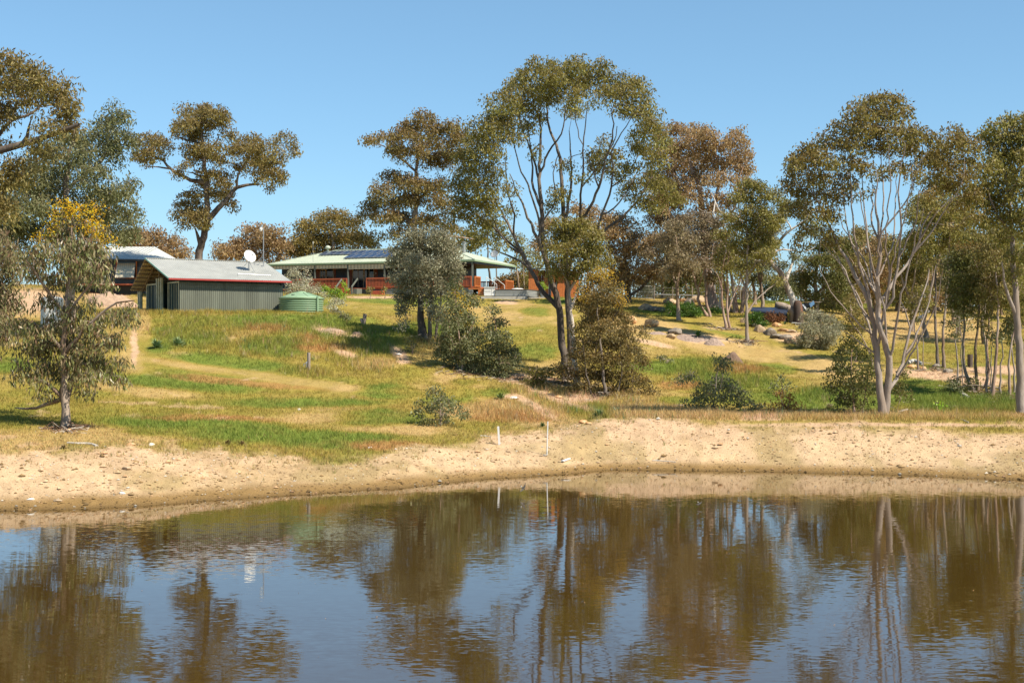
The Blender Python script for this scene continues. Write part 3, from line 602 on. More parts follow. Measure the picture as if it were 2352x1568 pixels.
for nm, lb, bx, dd, ll, cl, mt, sd in [
 ('gum_tree','low rounded brownish gum beyond the grey roofed house',350,158,[[(350,650),(350,590),(345,550)]],[(320,545,32,22),(355,548,36,22),(395,560,32,20),(425,578,18,14),(340,575,40,20),(385,585,40,16),(300,560,28,24)],pink,21),
 ('gum_tree','reddish brown rounded gum behind the shed roof',590,160,[[(590,650),(590,590),(585,545)]],[(545,560,30,18),(585,530,36,20),(625,535,30,22),(600,560,50,22),(550,582,40,18),(640,565,35,24),(505,590,22,10),(515,570,22,16),(600,590,60,16)],pink,22),
 ('gum_tree','olive-brown rounded gum behind the solar panelled house',765,162,[[(765,650),(765,570),(760,520)]],[(720,520,40,22),(762,500,45,22),(800,515,35,22),(735,550,55,24),(790,550,55,26),(835,555,32,20),(858,570,16,12),(690,555,34,26),(680,580,40,20),(760,580,90,18)],golden,23)]:
    T(nm, lb, 'tree', (bx,0,dd), ll, cl, mt, bk_brown, L=.34, W=.14, cov=1.7, rc=.6, seed=sd, tip=.2, tipr=.5, r0=.3, group='rounded gums beyond the house and shed')
# --- middle
T('gum_tree', 'bronze-crowned gum rising behind the house between the solar panels and the largest gum', 'tree', (965, 0, 156),
  [[(965,720),(965,600),(952,520),(958,450),(955,390),(970,320)], [(952,520),(920,490),(880,480),(860,470)], [(955,460),(1000,430),(1030,400)], [(955,390),(915,360),(880,335),(845,325)], [(960,560),(1010,545),(1060,545),(1110,555)]],
  [(972,272,32,18),(955,298,50,20),(925,318,45,20),(880,318,34,12),(848,322,16,10),(1000,300,28,22),(990,335,45,22),(940,350,45,20),(1035,290,28,22),(1050,325,34,30),(985,370,36,18),(1025,370,36,26),(905,340,24,12),
   (915,412,44,22),(880,440,34,20),(950,425,44,22),(860,468,30,16),(905,465,45,20),(955,462,50,20),(1000,430,38,26),(1020,470,36,26),(845,490,20,12),(885,500,38,18),(935,500,45,20),(990,510,38,22),(1030,525,26,18),(870,540,20,8),(920,530,32,14)],
  brown, bk_brown, L=.34, W=.13, cov=1.5, rc=.55, seed=9, tip=.3, tipr=.6, r0=.45)
T('gum_tree', 'grey-leaved gum with two dark trunks in front of the house', 'tree', (972, 776),
  [dict(p=[(972,776),(966,720),(968,660),(972,600),(968,550)], r=(.30,.06)), dict(p=[(998,778),(1005,740),(1012,690),(1016,640),(1020,590)], r=(.11,.03), base=1), dict(p=[(985,776),(988,720),(990,660)], r=(.18,.04), base=1), [(968,680),(940,640),(915,600)]],
  [(958,545,34,20),(1000,545,38,22),(930,570,34,22),(975,575,48,24),(1025,575,34,28),(918,602,28,22),(960,608,42,24),(1010,612,46,26),(1045,605,20,28),(912,640,24,20),(945,645,36,24),(990,648,42,24),(1030,650,26,20),(930,680,26,18),(925,712,14,18),(985,690,22,20),(1005,715,18,18),(1040,625,16,18),(922,745,12,10),(955,680,18,16)],
  grey, bk_dark, L=.17, W=.10, cov=1.7, rc=.38, seed=10, tip=.1, tipr=.3)
T('gum_sapling', 'bushy gum sapling with rusty tips left of the largest gum', 'bush', (1062, 852),
  [dict(p=[(1062,852),(1056,790),(1048,730),(1046,660)], r=(.07,.02)), dict(p=[(1055,852),(1035,800),(1020,760)], r=(.05,.02), base=1), [(1056,790),(1080,760),(1090,730)]],
  [(1046,650,18,14),(1050,680,26,20),(1040,710,28,20),(1085,690,18,16),(1062,730,34,24),(1030,745,28,24),(1060,765,45,24),(1025,785,30,24),(1070,795,45,26),(1035,815,36,22),(1075,825,42,20),(1012,810,12,14),(1100,770,18,18)],
  bluegreen, bk_pink, cs=1.05, dens=1.05, L=.15, W=.09, cov=1.4, rc=.30, seed=12, tip=.0, tipr=.35, fine=.6, blossom=([(1048,668,12,10),(1060,705,14,10)], gold))
T('gum_sapling', 'dense round gum sapling, right one of the pair beside the mound', 'bush', (1150, 866),
  [dict(p=[(1150,866),(1146,820),(1140,770),(1132,720)], r=(.06,.02)), dict(p=[(1140,866),(1120,830),(1110,800)], r=(.04,.02), base=1)],
  [(1130,712,12,16),(1135,742,24,16),(1120,770,28,18),(1155,775,26,20),(1140,800,40,20),(1170,810,26,22),(1120,825,36,20),(1160,838,36,18),(1100,850,24,12),(1140,855,36,12),(1185,820,12,14)],
  bluegreen, bk_pink, cs=1.05, dens=1.05, L=.15, W=.09, cov=1.4, rc=.30, seed=13, tip=.0, tipr=.35, fine=.6)
T('gum_tree', 'largest domed gum in the middle with a fan of slender dark limbs', 'tree', (1300, 872),
  [dict(p=[(1300,872),(1292,800),(1288,753),(1283,699),(1270,657),(1254,598),(1247,535),(1243,472),(1239,409),(1241,346),(1241,262)], r=(.27,.05)),
   dict(p=[(1284,715),(1265,690),(1241,662),(1224,627),(1203,585),(1178,539),(1157,497),(1136,459),(1118,420)], r=(.17,.03)),
   dict(p=[(1254,590),(1236,560),(1241,520),(1224,464),(1212,422),(1191,380),(1180,330),(1172,280)], r=(.09,.02)),
   dict(p=[(1312,872),(1310,760),(1304,682),(1300,598),(1296,514),(1291,430),(1287,367),(1275,329),(1262,296),(1255,240)], r=(.26,.05), base=1),
   dict(p=[(1302,640),(1318,560),(1333,493),(1335,430),(1340,388),(1338,338),(1346,275),(1350,233)], r=(.11,.02)),
   dict(p=[(1304,680),(1345,590),(1380,501),(1401,438),(1409,388),(1405,346),(1430,304),(1455,262)], r=(.11,.02)),
   dict(p=[(1330,520),(1354,480),(1375,430),(1392,363),(1409,304),(1405,250)], r=(.10,.03)),
   dict(p=[(1345,590),(1388,530),(1430,497),(1472,451),(1500,400)], r=(.11,.03)),
   dict(p=[(1210,600),(1190,575),(1161,548),(1119,514),(1080,480)], r=(.09,.03)), [(1296,514),(1310,440),(1312,370),(1308,300)], [(1254,598),(1230,540),(1205,480),(1170,400)], [(1203,585),(1165,560),(1130,500),(1105,440)], [(1392,363),(1410,330),(1420,290)], [(1380,501),(1420,470),(1450,420),(1470,380)], [(1239,409),(1225,360),(1200,300),(1190,250)], [(1338,338),(1325,290),(1320,240)], [(1335,430),(1360,400),(1380,370)], [(1241,400),(1262,350),(1290,300),(1300,240)], [(1243,472),(1225,430),(1222,380),(1215,300)], [(1178,539),(1180,490),(1165,430),(1160,360)], [(1375,430),(1360,390),(1352,350)], [(1401,438),(1440,400),(1470,350)], [(1247,520),(1278,455),(1270,400),(1285,350)], [(1224,627),(1195,600),(1150,580),(1120,570)]],
  [(1248,150,36,18),(1285,155,36,18),(1325,150,36,18),(1368,158,38,20),(1215,175,36,22),(1180,205,36,24),(1255,185,45,22),(1300,190,45,24),(1350,188,45,24),(1400,180,30,18),(1430,180,24,14),(1460,195,32,20),(1480,225,22,24),(1440,220,38,26),(1395,215,36,24),(1330,225,40,22),(1270,222,40,22),(1220,220,40,24),(1150,235,36,24),(1130,265,34,24),(1190,250,40,22),(1160,275,40,22),(1450,255,40,22),(1490,265,24,24),(1105,298,34,24),(1140,310,36,26),(1095,330,34,24),(1120,350,40,28),(1075,365,28,24),(1090,395,40,28),(1060,430,34,28),(1110,430,38,26),(1075,465,40,26),(1120,470,34,26),(1050,500,26,16),(1100,505,34,18),(1145,390,20,18),(1210,290,22,16),(1240,258,28,14),(1185,318,14,18),(1310,258,26,12),(1500,300,22,28),(1470,300,26,20),(1520,330,20,26),(1480,345,30,22),(1510,370,26,24),(1385,330,22,14),(1365,355,22,16),(1400,358,30,16),(1380,385,34,16),(1415,395,26,16),(1300,380,20,10),(1330,405,18,10),(1455,385,28,18),(1490,415,34,22),(1445,430,30,18),(1520,430,28,22),(1470,460,28,16),(1545,455,24,20),(1500,470,30,16),(1282,445,28,14),(1270,470,18,12),(1170,440,16,12),(1228,350,10,14),(1150,560,16,10),(1170,480,12,12)],
  olive, bk_dark, L=.22, W=.08, cov=1.45, rc=.42, seed=14, tip=.12, tipr=.5, dsp=.6)
T('gum_tree', 'pale-trunked gum with an olive crown nested under the dome of the largest gum', 'tree', (1326, 885),
  [dict(p=[(1326,885),(1318,800),(1312,720),(1306,660),(1302,600),(1308,540)], r=(.19,.04)), [(1312,720),(1330,660),(1345,610),(1352,560)], [(1306,660),(1290,620),(1282,580)], [(1312,700),(1298,650),(1290,600)]],
  [(1296,510,32,16),(1335,518,34,18),(1280,540,28,18),(1315,545,40,18),(1358,545,30,20),(1275,568,24,16),(1310,575,40,18),(1355,575,36,20),(1295,602,32,16),(1340,605,38,16),(1270,620,24,14),(1380,600,22,18),(1320,632,28,12),(1375,630,20,12)],
  olive, bk_pale, L=.20, W=.08, cov=1.7, rc=.38, seed=15, tip=.15, tipr=.45)
T('gum_sapling', 'tall bushy gum sapling with an orange crown at the foot of the largest gum', 'bush', (1390, 905),
  [dict(p=[(1390,905),(1384,850),(1378,780),(1372,700),(1370,650)], r=(.10,.02)), dict(p=[(1420,905),(1426,850),(1424,790)], r=(.05,.02), base=1), dict(p=[(1360,903),(1345,850),(1340,790)], r=(.05,.02), base=1), [(1378,780),(1410,730),(1425,700)], dict(p=[(1455,905),(1452,880),(1458,850)], r=(.03,.01), base=1)],
  [(1368,640,24,16),(1395,660,28,20),(1350,665,26,18),(1380,690,40,20),(1420,695,22,20),(1345,705,26,22),(1375,722,42,22),(1425,730,28,24),(1345,745,32,24),(1390,755,44,24),(1440,765,26,26),(1350,785,42,26),(1400,792,44,26),(1450,800,24,24),(1330,820,30,22),(1375,825,46,24),(1425,830,40,22),(1470,835,18,20),(1345,858,40,20),(1395,862,44,20),(1445,865,34,20),(1310,870,20,16),(1350,888,36,12),(1410,895,40,10),(1470,880,20,16),(1500,898,20,10),(1295,850,14,12),(1480,760,10,14)],
  rusty, bk_dark, cs=1.06, dens=1.05, L=.15, W=.07, cov=1.4, rc=.31, seed=16, tip=.0, tipr=.3, fine=.6, blossom=([(1372,628,22,14),(1398,640,30,18),(1355,652,22,16),(1418,664,22,16),(1385,668,30,14),(1345,676,16,10),(1430,690,14,10)], leaf_mat('orange_blossom', [(.30,.15,.03), (.40,.20,.03), (.22,.14,.04)], (.4,.2,.03), rough=.8)))
T('gum_sapling', 'low straggly sapling growing in the dry gully', 'bush', (1232, 886),
  [dict(p=[(1232,886),(1230,860),(1236,835)], r=(.03,.01))], [(1225,852,18,12),(1248,858,18,12),(1232,872,26,12),(1215,876,14,10),(1280,850,16,14)], olive, bk_pink, L=.14, W=.075, cov=1.3, rc=.26, seed=17, tip=.2, tipr=.3, fine=.6)
T('gum_tree', 'pinkish-brown gum half hidden behind the right flank of the largest gum', 'tree', (1440, 0, 134),
  [[(1440,720),(1442,650),(1435,590),(1430,530)], dict(p=[(1400,690),(1440,682),(1475,660),(1495,628),(1512,590),(1530,540)], r=(.16,.05), base=0), [(1442,650),(1470,620),(1500,600)]],
  [(1385,500,30,18),(1430,510,36,20),(1350,490,26,18),(1410,540,36,22),(1455,545,36,22),(1395,570,28,18),(1440,580,40,24),(1480,575,26,22),(1430,615,36,22),(1475,615,36,22),(1510,625,26,18),(1410,640,30,16),(1450,645,34,14),(1250,520,18,16),(1240,560,20,20),(1330,478,20,12)],
  pink, bk_dark, L=.28, W=.12, cov=1.6, rc=.5, seed=18, tip=.2, tipr=.4, r0=.3)
T('gum_tree', 'great pink-brown gum with a heavy rust trunk right of the dome', 'tree', (1638, 706),
  [dict(p=[(1638,705),(1630,655),(1624,620),(1618,570),(1612,500),(1606,430),(1592,400),(1580,360)], r=(.50,.10)), dict(p=[(1612,510),(1640,470),(1650,430),(1648,380),(1640,330)], r=(.22,.06)), [(1618,560),(1575,540),(1540,500),(1530,440)], dict(p=[(1616,540),(1650,520),(1690,470),(1700,400)], r=(.18,.05)), [(1606,430),(1560,420),(1540,370)], [(1618,560),(1585,590),(1550,600),(1520,620)], [(1650,410),(1680,370),(1695,330)]],
  [(1528,310,22,22),(1560,298,28,16),(1595,302,34,18),(1632,312,32,20),(1580,330,44,22),(1545,345,28,24),(1625,345,40,22),(1662,335,24,18),(1690,300,18,16),(1695,330,26,22),(1590,368,46,22),(1550,385,36,22),(1640,378,38,22),(1685,370,28,24),(1610,405,44,20),(1655,412,34,18),(1535,420,34,26),(1575,420,28,18),(1515,455,30,26),(1550,465,36,24),(1595,450,30,16),(1530,500,34,22),(1570,505,26,16),(1500,500,22,22),(1720,355,14,16),(1712,390,26,26),(1705,425,26,18),(1640,450,24,12),(1560,540,30,16),(1520,540,28,16),(1500,400,24,20),(1505,350,20,20),(1560,440,30,20),(1630,480,30,16),(1680,460,24,18),(1690,500,22,16),(1490,560,24,16)],
  pink, bk_pink, L=.28, W=.12, cov=1.5, rc=.48, seed=19, tip=.15, tipr=.4)
T('dead_tree', 'bare white dead branches standing out in front of the pink-brown gum', 'dead tree', (1655, 714),
  [dict(p=[(1655,712),(1652,620),(1648,540),(1640,490),(1622,490),(1600,486),(1570,482)], r=(.10,.02)), dict(p=[(1640,490),(1642,460),(1630,440),(1625,420),(1628,405)], r=(.07,.012)), dict(p=[(1642,470),(1655,485),(1668,490),(1690,476),(1710,468)], r=(.06,.01)), [(1630,440),(1612,430),(1602,424)], [(1622,490),(1605,478),(1595,466)]],
  [], olive, bk_pale, seed=20)
T('gum_tree', 'grey-crowned gum forked from the ground near the bright groundcover', 'tree', (1626, 726),
  [dict(p=[(1626,726),(1606,696),(1603,669),(1591,630),(1582,600),(1570,560)], r=(.15,.03)), dict(p=[(1630,727),(1622,690),(1625,650),(1632,600),(1640,560)], r=(.14,.03), base=1), [(1603,669),(1612,640),(1620,600)]],
  [(1558,515,30,14),(1598,505,36,18),(1640,515,34,18),(1530,540,24,14),(1565,545,36,16),(1610,540,42,18),(1655,545,34,18),(1590,572,40,16),(1635,575,40,18),(1560,575,26,12),(1670,575,24,18),(1610,602,30,14),(1650,608,30,14),(1590,630,16,12),(1520,560,18,10),(1500,580,24,14),(1530,600,26,14),(1570,595,30,14),(1640,630,22,12),(1560,625,24,12),(1615,545,34,16)],
  mauve, bk_pink, L=.22, W=.10, cov=1.8, rc=.42, seed=21, tip=.35, tipr=.3)
T('gum_tree', 'twin-stemmed slim gum with crooked rust stems on the mown slope', 'tree', (1668, 755),
  [dict(p=[(1664,752),(1659,702),(1658,642),(1666,582),(1668,520)], r=(.11,.03)), dict(p=[(1679,756),(1669,714),(1672,672),(1670,627),(1678,560)], r=(.11,.03), base=1), [(1669,714),(1685,680),(1700,650),(1706,610)], [(1658,660),(1650,640),(1640,620)]],
  [(1672,500,22,16),(1660,540,20,16),(1690,530,24,18),(1680,570,26,16),(1655,590,20,14),(1695,600,24,16),(1670,620,22,12),(1700,630,16,12)],
  olive, bk_pink, L=.20, W=.085, cov=1.4, rc=.36, seed=22, tip=.1, tipr=.3)
T('gum_tree', 'cluster of thick rust-brown trunks beside the pale metal pole', 'tree', (1690, 717),
  [dict(p=[(1690,715),(1685,670),(1680,630),(1672,590)], r=(.24,.06)), dict(p=[(1702,716),(1708,670),(1722,635),(1735,600)], r=(.2,.05), base=1), dict(p=[(1680,715),(1668,660),(1655,620)], r=(.18,.05), base=1)],
  [(1690,585,28,16),(1730,580,26,18),(1655,600,22,16),(1710,610,22,12),(1745,600,16,14)], grey, bk_pink, L=.24, W=.11, cov=1.3, rc=.42, seed=23, tip=.2, tipr=.3)
T('gum_tree', 'slender straight-stemmed gum on the mown slope left of the rock garden', 'tree', (1717, 786),
  [dict(p=[(1717,786),(1715,702),(1716,642),(1717,582),(1715,492),(1713,430)], r=(.13,.03)), [(1716,722),(1735,690),(1760,668),(1782,650)], [(1716,642),(1732,610),(1745,580)], [(1717,560),(1740,520),(1760,490)], [(1715,660),(1700,630)]],
  [(1712,425,24,14),(1738,432,26,16),(1700,455,28,18),(1738,460,30,18),(1772,450,26,18),(1795,470,20,18),(1715,490,30,16),(1755,488,30,18),(1745,520,32,20),(1705,520,26,16),(1775,520,20,20),(1730,552,32,18),(1765,550,22,18),(1745,585,28,16),(1710,580,20,12),(1725,612,20,10),(1785,645,12,6),(1690,560,22,16),(1720,575,26,14),(1700,610,18,12),(1760,580,20,12),(1790,500,18,14)],
  olive, bk_grey, L=.20, W=.085, cov=1.45, rc=.36, seed=24, tip=.1, tipr=.3)
T('leaning_gum_tree', 'thick leaning gum with pale bare limbs beside the dark shelter', 'tree', (1834, 740),
  [dict(p=[(1834,738),(1820,687),(1806,655),(1792,627),(1771,603),(1759,591)], r=(.36,.17)), dict(p=[(1768,600),(1772,580),(1789,555),(1802,541),(1816,528),(1835,515),(1852,505)], r=(.16,.06)), dict(p=[(1764,595),(1745,598),(1729,597),(1711,588),(1687,586)], r=(.13,.04)), dict(p=[(1772,582),(1790,574),(1812,573),(1846,579),(1873,566)], r=(.09,.02)), [(1804,652),(1812,625),(1822,600),(1815,575)], [(1816,528),(1806,500),(1812,470)], [(1852,505),(1862,480),(1860,455)]],
  [(1858,500,22,14),(1845,470,22,18),(1812,472,18,16),(1800,500,14,12),(1870,530,18,14),(1838,545,14,10),(1826,590,14,14),(1800,610,16,12),(1822,635,20,14),(1770,560,20,12),(1790,660,14,8),(1760,615,14,10)],
  bluegreen, bk_pale, L=.20, W=.09, cov=1.4, rc=.34, seed=25, tip=.1, tipr=.3)
T('gum_tree', 'dark-leaved gum just right of the leaning gum', 'tree', (1874, 736),
  [dict(p=[(1874,735),(1876,690),(1872,640),(1880,590),(1885,550)], r=(.24,.05)), [(1872,660),(1850,640),(1840,620)], [(1876,680),(1900,650),(1920,620)]],
  [(1880,575,22,18),(1900,560,24,20),(1865,605,26,20),(1900,600,30,22),(1930,590,22,22),(1850,635,20,16),(1885,640,34,20),(1925,635,26,20),(1845,660,16,14),(1870,675,26,14),(1915,675,30,16),(1895,700,22,12),(1940,660,24,18),(1935,700,24,14),(1945,560,22,18),(1860,700,16,10)],
  dark, bk_brown, L=.22, W=.10, cov=1.6, rc=.40, seed=26, tip=.1, tipr=.2)
# --- right side
T('gum_tree', 'large many-stemmed gum spreading like a vase at the right above the gravel bank', 'tree', (2028, 958),
  [dict(p=[(2020,960),(2022,910),(2018,852),(2013,809),(2007,743),(1990,679),(1967,645),(1949,599),(1926,570),(1913,538),(1886,477),(1858,429)], r=(.19,.02)),
   dict(p=[(2034,960),(2040,881),(2044,838),(2036,794),(2020,751),(2017,702),(2018,679),(2015,648),(2022,562),(2012,477),(2015,402)], r=(.20,.02), base=1),
   dict(p=[(2040,892),(2060,868),(2073,830),(2093,751),(2119,679),(2134,622)], r=(.10,.02)),
   dict(p=[(2014,820),(2022,760),(2036,700),(2050,690),(2063,596),(2070,511),(2063,460),(2070,374),(2077,330)], r=(.085,.02)),
   dict(p=[(2018,700),(2050,650),(2094,590),(2125,511),(2152,470),(2190,415)], r=(.085,.02)),
   dict(p=[(2008,750),(1995,675),(1968,579),(1957,494),(1954,408)], r=(.08,.02)),
   dict(p=[(2020,600),(2022,545),(2087,449),(2108,391),(2135,340)], r=(.055,.015)),
   dict(p=[(2007,743),(1975,700),(1940,620),(1905,560),(1870,500)], r=(.055,.015)),
   dict(p=[(2017,702),(2000,620),(1992,540),(1985,460),(1975,360)], r=(.055,.015)),
   dict(p=[(2036,720),(2044,640),(2035,560),(2040,480),(2045,420),(2040,330)], r=(.055,.015)),
   dict(p=[(2018,690),(1985,600),(1940,530),(1925,460)], r=(.05,.015)),
   dict(p=[(2093,590),(2120,540),(2150,490),(2200,440),(2215,400)], r=(.05,.015)),
   dict(p=[(2010,822),(1990,795),(1972,783),(1938,760)], r=(.045,.012)), dict(p=[(2073,830),(2100,790),(2130,740)], r=(.04,.01)),
   dict(p=[(2036,794),(2030,700),(2000,600),(1985,500),(1970,420)], r=(.06,.015)), dict(p=[(2018,852),(1998,760),(1975,690),(1930,610),(1880,545)], r=(.07,.015)), dict(p=[(2044,838),(2056,760),(2075,660),(2100,560),(2120,480)], r=(.07,.015)), dict(p=[(2020,751),(2040,660),(2060,560),(2085,470),(2095,400)], r=(.055,.015)),
   dict(p=[(2018,679),(1990,640),(1955,560),(1940,480),(1930,410)], r=(.05,.015)), dict(p=[(2076,823),(2110,760),(2135,690),(2150,610)], r=(.06,.012)), dict(p=[(2060,868),(2100,800),(2150,700),(2165,620)], r=(.05,.012)), dict(p=[(2010,780),(1960,730),(1915,680),(1880,610)], r=(.045,.01)), dict(p=[(2015,648),(2050,560),(2055,480),(2060,400)], r=(.05,.015)), dict(p=[(2022,562),(2030,470),(2025,380),(2020,320)], r=(.045,.015)), dict(p=[(2094,590),(2150,520),(2180,470),(2200,450)], r=(.05,.015)),
   [(2093,751),(2080,720),(2070,690)], [(2022,562),(2000,500),(2010,430)], [(2063,596),(2100,520),(2110,440)]],
  [(1985,235,30,16),(2015,228,34,16),(2050,235,34,18),(2080,255,22,16),(1965,262,30,20),(2005,262,38,20),(2050,268,40,20),(1935,295,30,20),(1975,295,38,20),(2020,300,42,22),(2068,300,36,22),(2100,310,26,20),(1905,320,30,18),(1945,328,38,20),(1995,335,38,20),(2045,338,40,20),(2090,340,34,22),(2135,318,30,22),(2160,345,30,24),(1870,335,30,16),(1840,345,26,16),(1818,368,24,18),(1860,370,38,20),(1905,365,38,20),(1950,370,32,18),(2125,365,34,22),(2195,330,26,22),(2200,370,34,24),(2240,345,24,24),(2235,385,26,22),(2165,395,36,22),(1835,400,32,20),(1880,408,38,20),(1925,408,30,18),(1812,430,16,20),(1850,440,34,20),(1895,448,34,20),(1935,450,22,16),(1830,478,20,18),(1870,485,32,18),(1910,492,28,18),(1985,385,26,14),(2020,400,22,12),(2210,415,30,18),(2175,430,28,18),(2130,415,26,16),(1995,440,18,10),(1960,420,18,12),(2050,385,22,12),(2080,385,18,12),(2140,455,22,14),(1890,530,22,16),(1855,520,24,16),(1905,560,22,14),(1840,560,16,12),(2235,450,26,20),(2200,475,28,18),(2160,480,26,16),(2245,500,22,18),(2195,520,24,16),(2110,400,24,14),(2150,370,26,18),(2215,320,22,16),(2185,300,20,14)],
  olive, bk_grey, L=.19, W=.075, cov=1.45, rc=.36, seed=27, tip=.3, tipr=.6, dsp=.6)
T('gum_sapling', 'dark bushy sapling crowding the left foot of the many-stemmed gum', 'bush', (1962, 955),
  [dict(p=[(1962,955),(1960,900),(1955,840),(1955,790)], r=(.06,.02)), dict(p=[(1985,957),(1988,900),(1990,850)], r=(.04,.01), base=1)],
  [(1958,785,26,18),(1935,810,26,20),(1975,812,34,22),(1925,845,26,22),(1962,848,40,24),(1998,848,20,22),(1920,880,24,20),(1955,885,36,20),(1990,885,24,20),(1935,915,32,18),(1975,920,28,16),(1915,942,16,10),(2060,890,20,20),(2070,860,14,14),(2075,910,14,10),(2065,955,24,8)],
  dark, bk_pink, cs=1.0, dens=.85, L=.14, W=.08, cov=1.4, rc=.30, seed=28, tip=.05, tipr=.25, fine=.6)
T('shrub', 'round silvery grey shrub at the end of the rock garden', 'shrub', (1885, 802),
  [dict(p=[(1885,802),(1882,770),(1878,740)], r=(.05,.02))], [(1868,725,24,16),(1895,735,24,16),(1855,755,28,18),(1890,760,36,20),(1845,780,22,14),(1880,788,38,14),(1910,775,20,18),(1920,750,12,14)], grey, bk_brown, L=.14, W=.085, cov=1.7, rc=.32, seed=29, tip=.0, tipr=.1, fine=.6)
def slim(label, pts, crowns, lm=olive, bm=bk_grey, r=.105, seed=1, extra=(), cov=1.35, L=.19, rc=.36, W=.08, D=None, name='slim_gum_tree', group='slim gums at the right edge', sparse=0):
    crowns = [(c[0], c[1], c[2]*1.15, c[3]*1.15) for c in crowns]
    b = (pts[0][0], pts[0][1]) if D is None else (pts[0][0], 0, D)
    return T(name, label, 'tree', b, [dict(p=pts, r=(r, .03))]+list(extra), crowns, lm, bm, L=L, W=W, cov=cov, rc=rc, seed=seed, tip=.1, tipr=.35, group=group, sparse=sparse)
slim('straight dark-stemmed gum, left of the two close parallel stems at the right', [(2154,842),(2149,760),(2148,708),(2150,622),(2146,540),(2140,480)], [(2120,470,28,20),(2155,475,30,20),(2100,500,26,20),(2140,505,32,20),(2120,540,30,18),(2165,535,24,18),(2095,560,20,16),(2140,570,26,14)], seed=31, bm=bk_dark, extra=[[(2150,622),(2125,580),(2110,540)]])
slim('straight gum, right of the two close parallel stems at the right', [(2168,844),(2166,780),(2172,700),(2177,640),(2180,560),(2185,500)], [(2190,470,26,18),(2180,500,30,18),(2215,500,22,18),(2185,535,30,18),(2210,545,22,16),(2180,565,24,14),(2130,600,20,12)], seed=32, bm=bk_brown, extra=[[(2172,690),(2210,660),(2240,720)]])
slim('gum with a curved pale foot at the right', [(2240,897),(2222,868),(2215,830),(2213,766),(2214,700),(2212,650)], [(2215,590,26,18),(2195,610,24,18),(2235,615,28,20),(2210,640,32,18),(2190,650,18,16),(2235,650,22,18),(2205,675,26,16),(2230,685,22,16),(2195,700,14,14),(2222,712,18,12)], lm=dark, seed=33, cov=1.7, bm=bk_grey)
slim('gum with a yellow-tipped crown behind the curved-foot gum', [(2246,900),(2240,830),(2244,770),(2250,700),(2244,620)], [(2222,572,20,14),(2245,580,18,14),(2250,610,18,16),(2262,640,20,16),(2250,670,18,14)], seed=34, lm=rusty, bm=bk_brown)
slim('tall leaning pinkish gum between the yellow-tipped gum and the right edge', [(2276,912),(2286,850),(2291,790),(2293,737),(2290,650),(2286,580)], [(2285,545,28,18),(2310,565,26,18),(2270,575,24,20),(2300,595,32,20),(2275,615,26,18),(2320,620,22,20),(2295,640,30,18),(2270,655,20,14),(2312,665,22,16),(2285,690,16,10)], seed=35, bm=bk_pink, lm=brown)
slim('thin bent gum stem near the right edge', [(2318,908),(2318,850),(2322,790),(2335,740),(2340,690)], [(2330,660,20,16),(2345,690,20,18),(2320,690,14,12),(2345,725,14,12)], seed=36, r=.08, bm=bk_pink)
slim('tall green-crowned gum cut by the right edge of the frame', [(2348,950),(2345,880),(2342,800),(2335,720),(2330,640),(2325,540),(2315,440),(2305,360)], [(2290,285,24,16),(2325,275,30,18),(2360,285,30,20),(2275,315,26,20),(2310,320,34,22),(2350,325,34,24),(2285,355,32,22),(2325,360,34,22),(2365,370,30,28),(2270,385,24,18),(2305,400,34,22),(2345,410,34,24),(2265,430,28,22),(2300,445,34,22),(2340,455,34,24),(2280,480,32,22),(2325,500,34,24),(2260,505,24,18),(2355,530,26,28),(2310,540,30,20),(2345,585,26,24),(2330,630,24,18),(2250,460,20,16)], seed=37, r=.24, lm=olive, cov=1.5, extra=[[(2335,720),(2310,660),(2300,600)], [(2325,540),(2290,490),(2270,440)], [(2315,440),(2350,390),(2360,330)]])
slim('slim gum with reddish stem behind the tall leaning gum', [(2262,890),(2270,850),(2268,780),(2276,700),(2274,640)], [(2262,520,22,16),(2240,540,22,16),(2270,600,18,14),(2255,560,22,16)], seed=38, r=.09, bm=bk_pink)
slim('short crooked gum stem low at the right edge', [(2300,905),(2296,870),(2302,820),(2300,780)], [(2305,760,16,12),(2290,775,12,10),(2320,745,14,10),(2190,882,14,10)], seed=39, r=.06, lm=bluegreen)
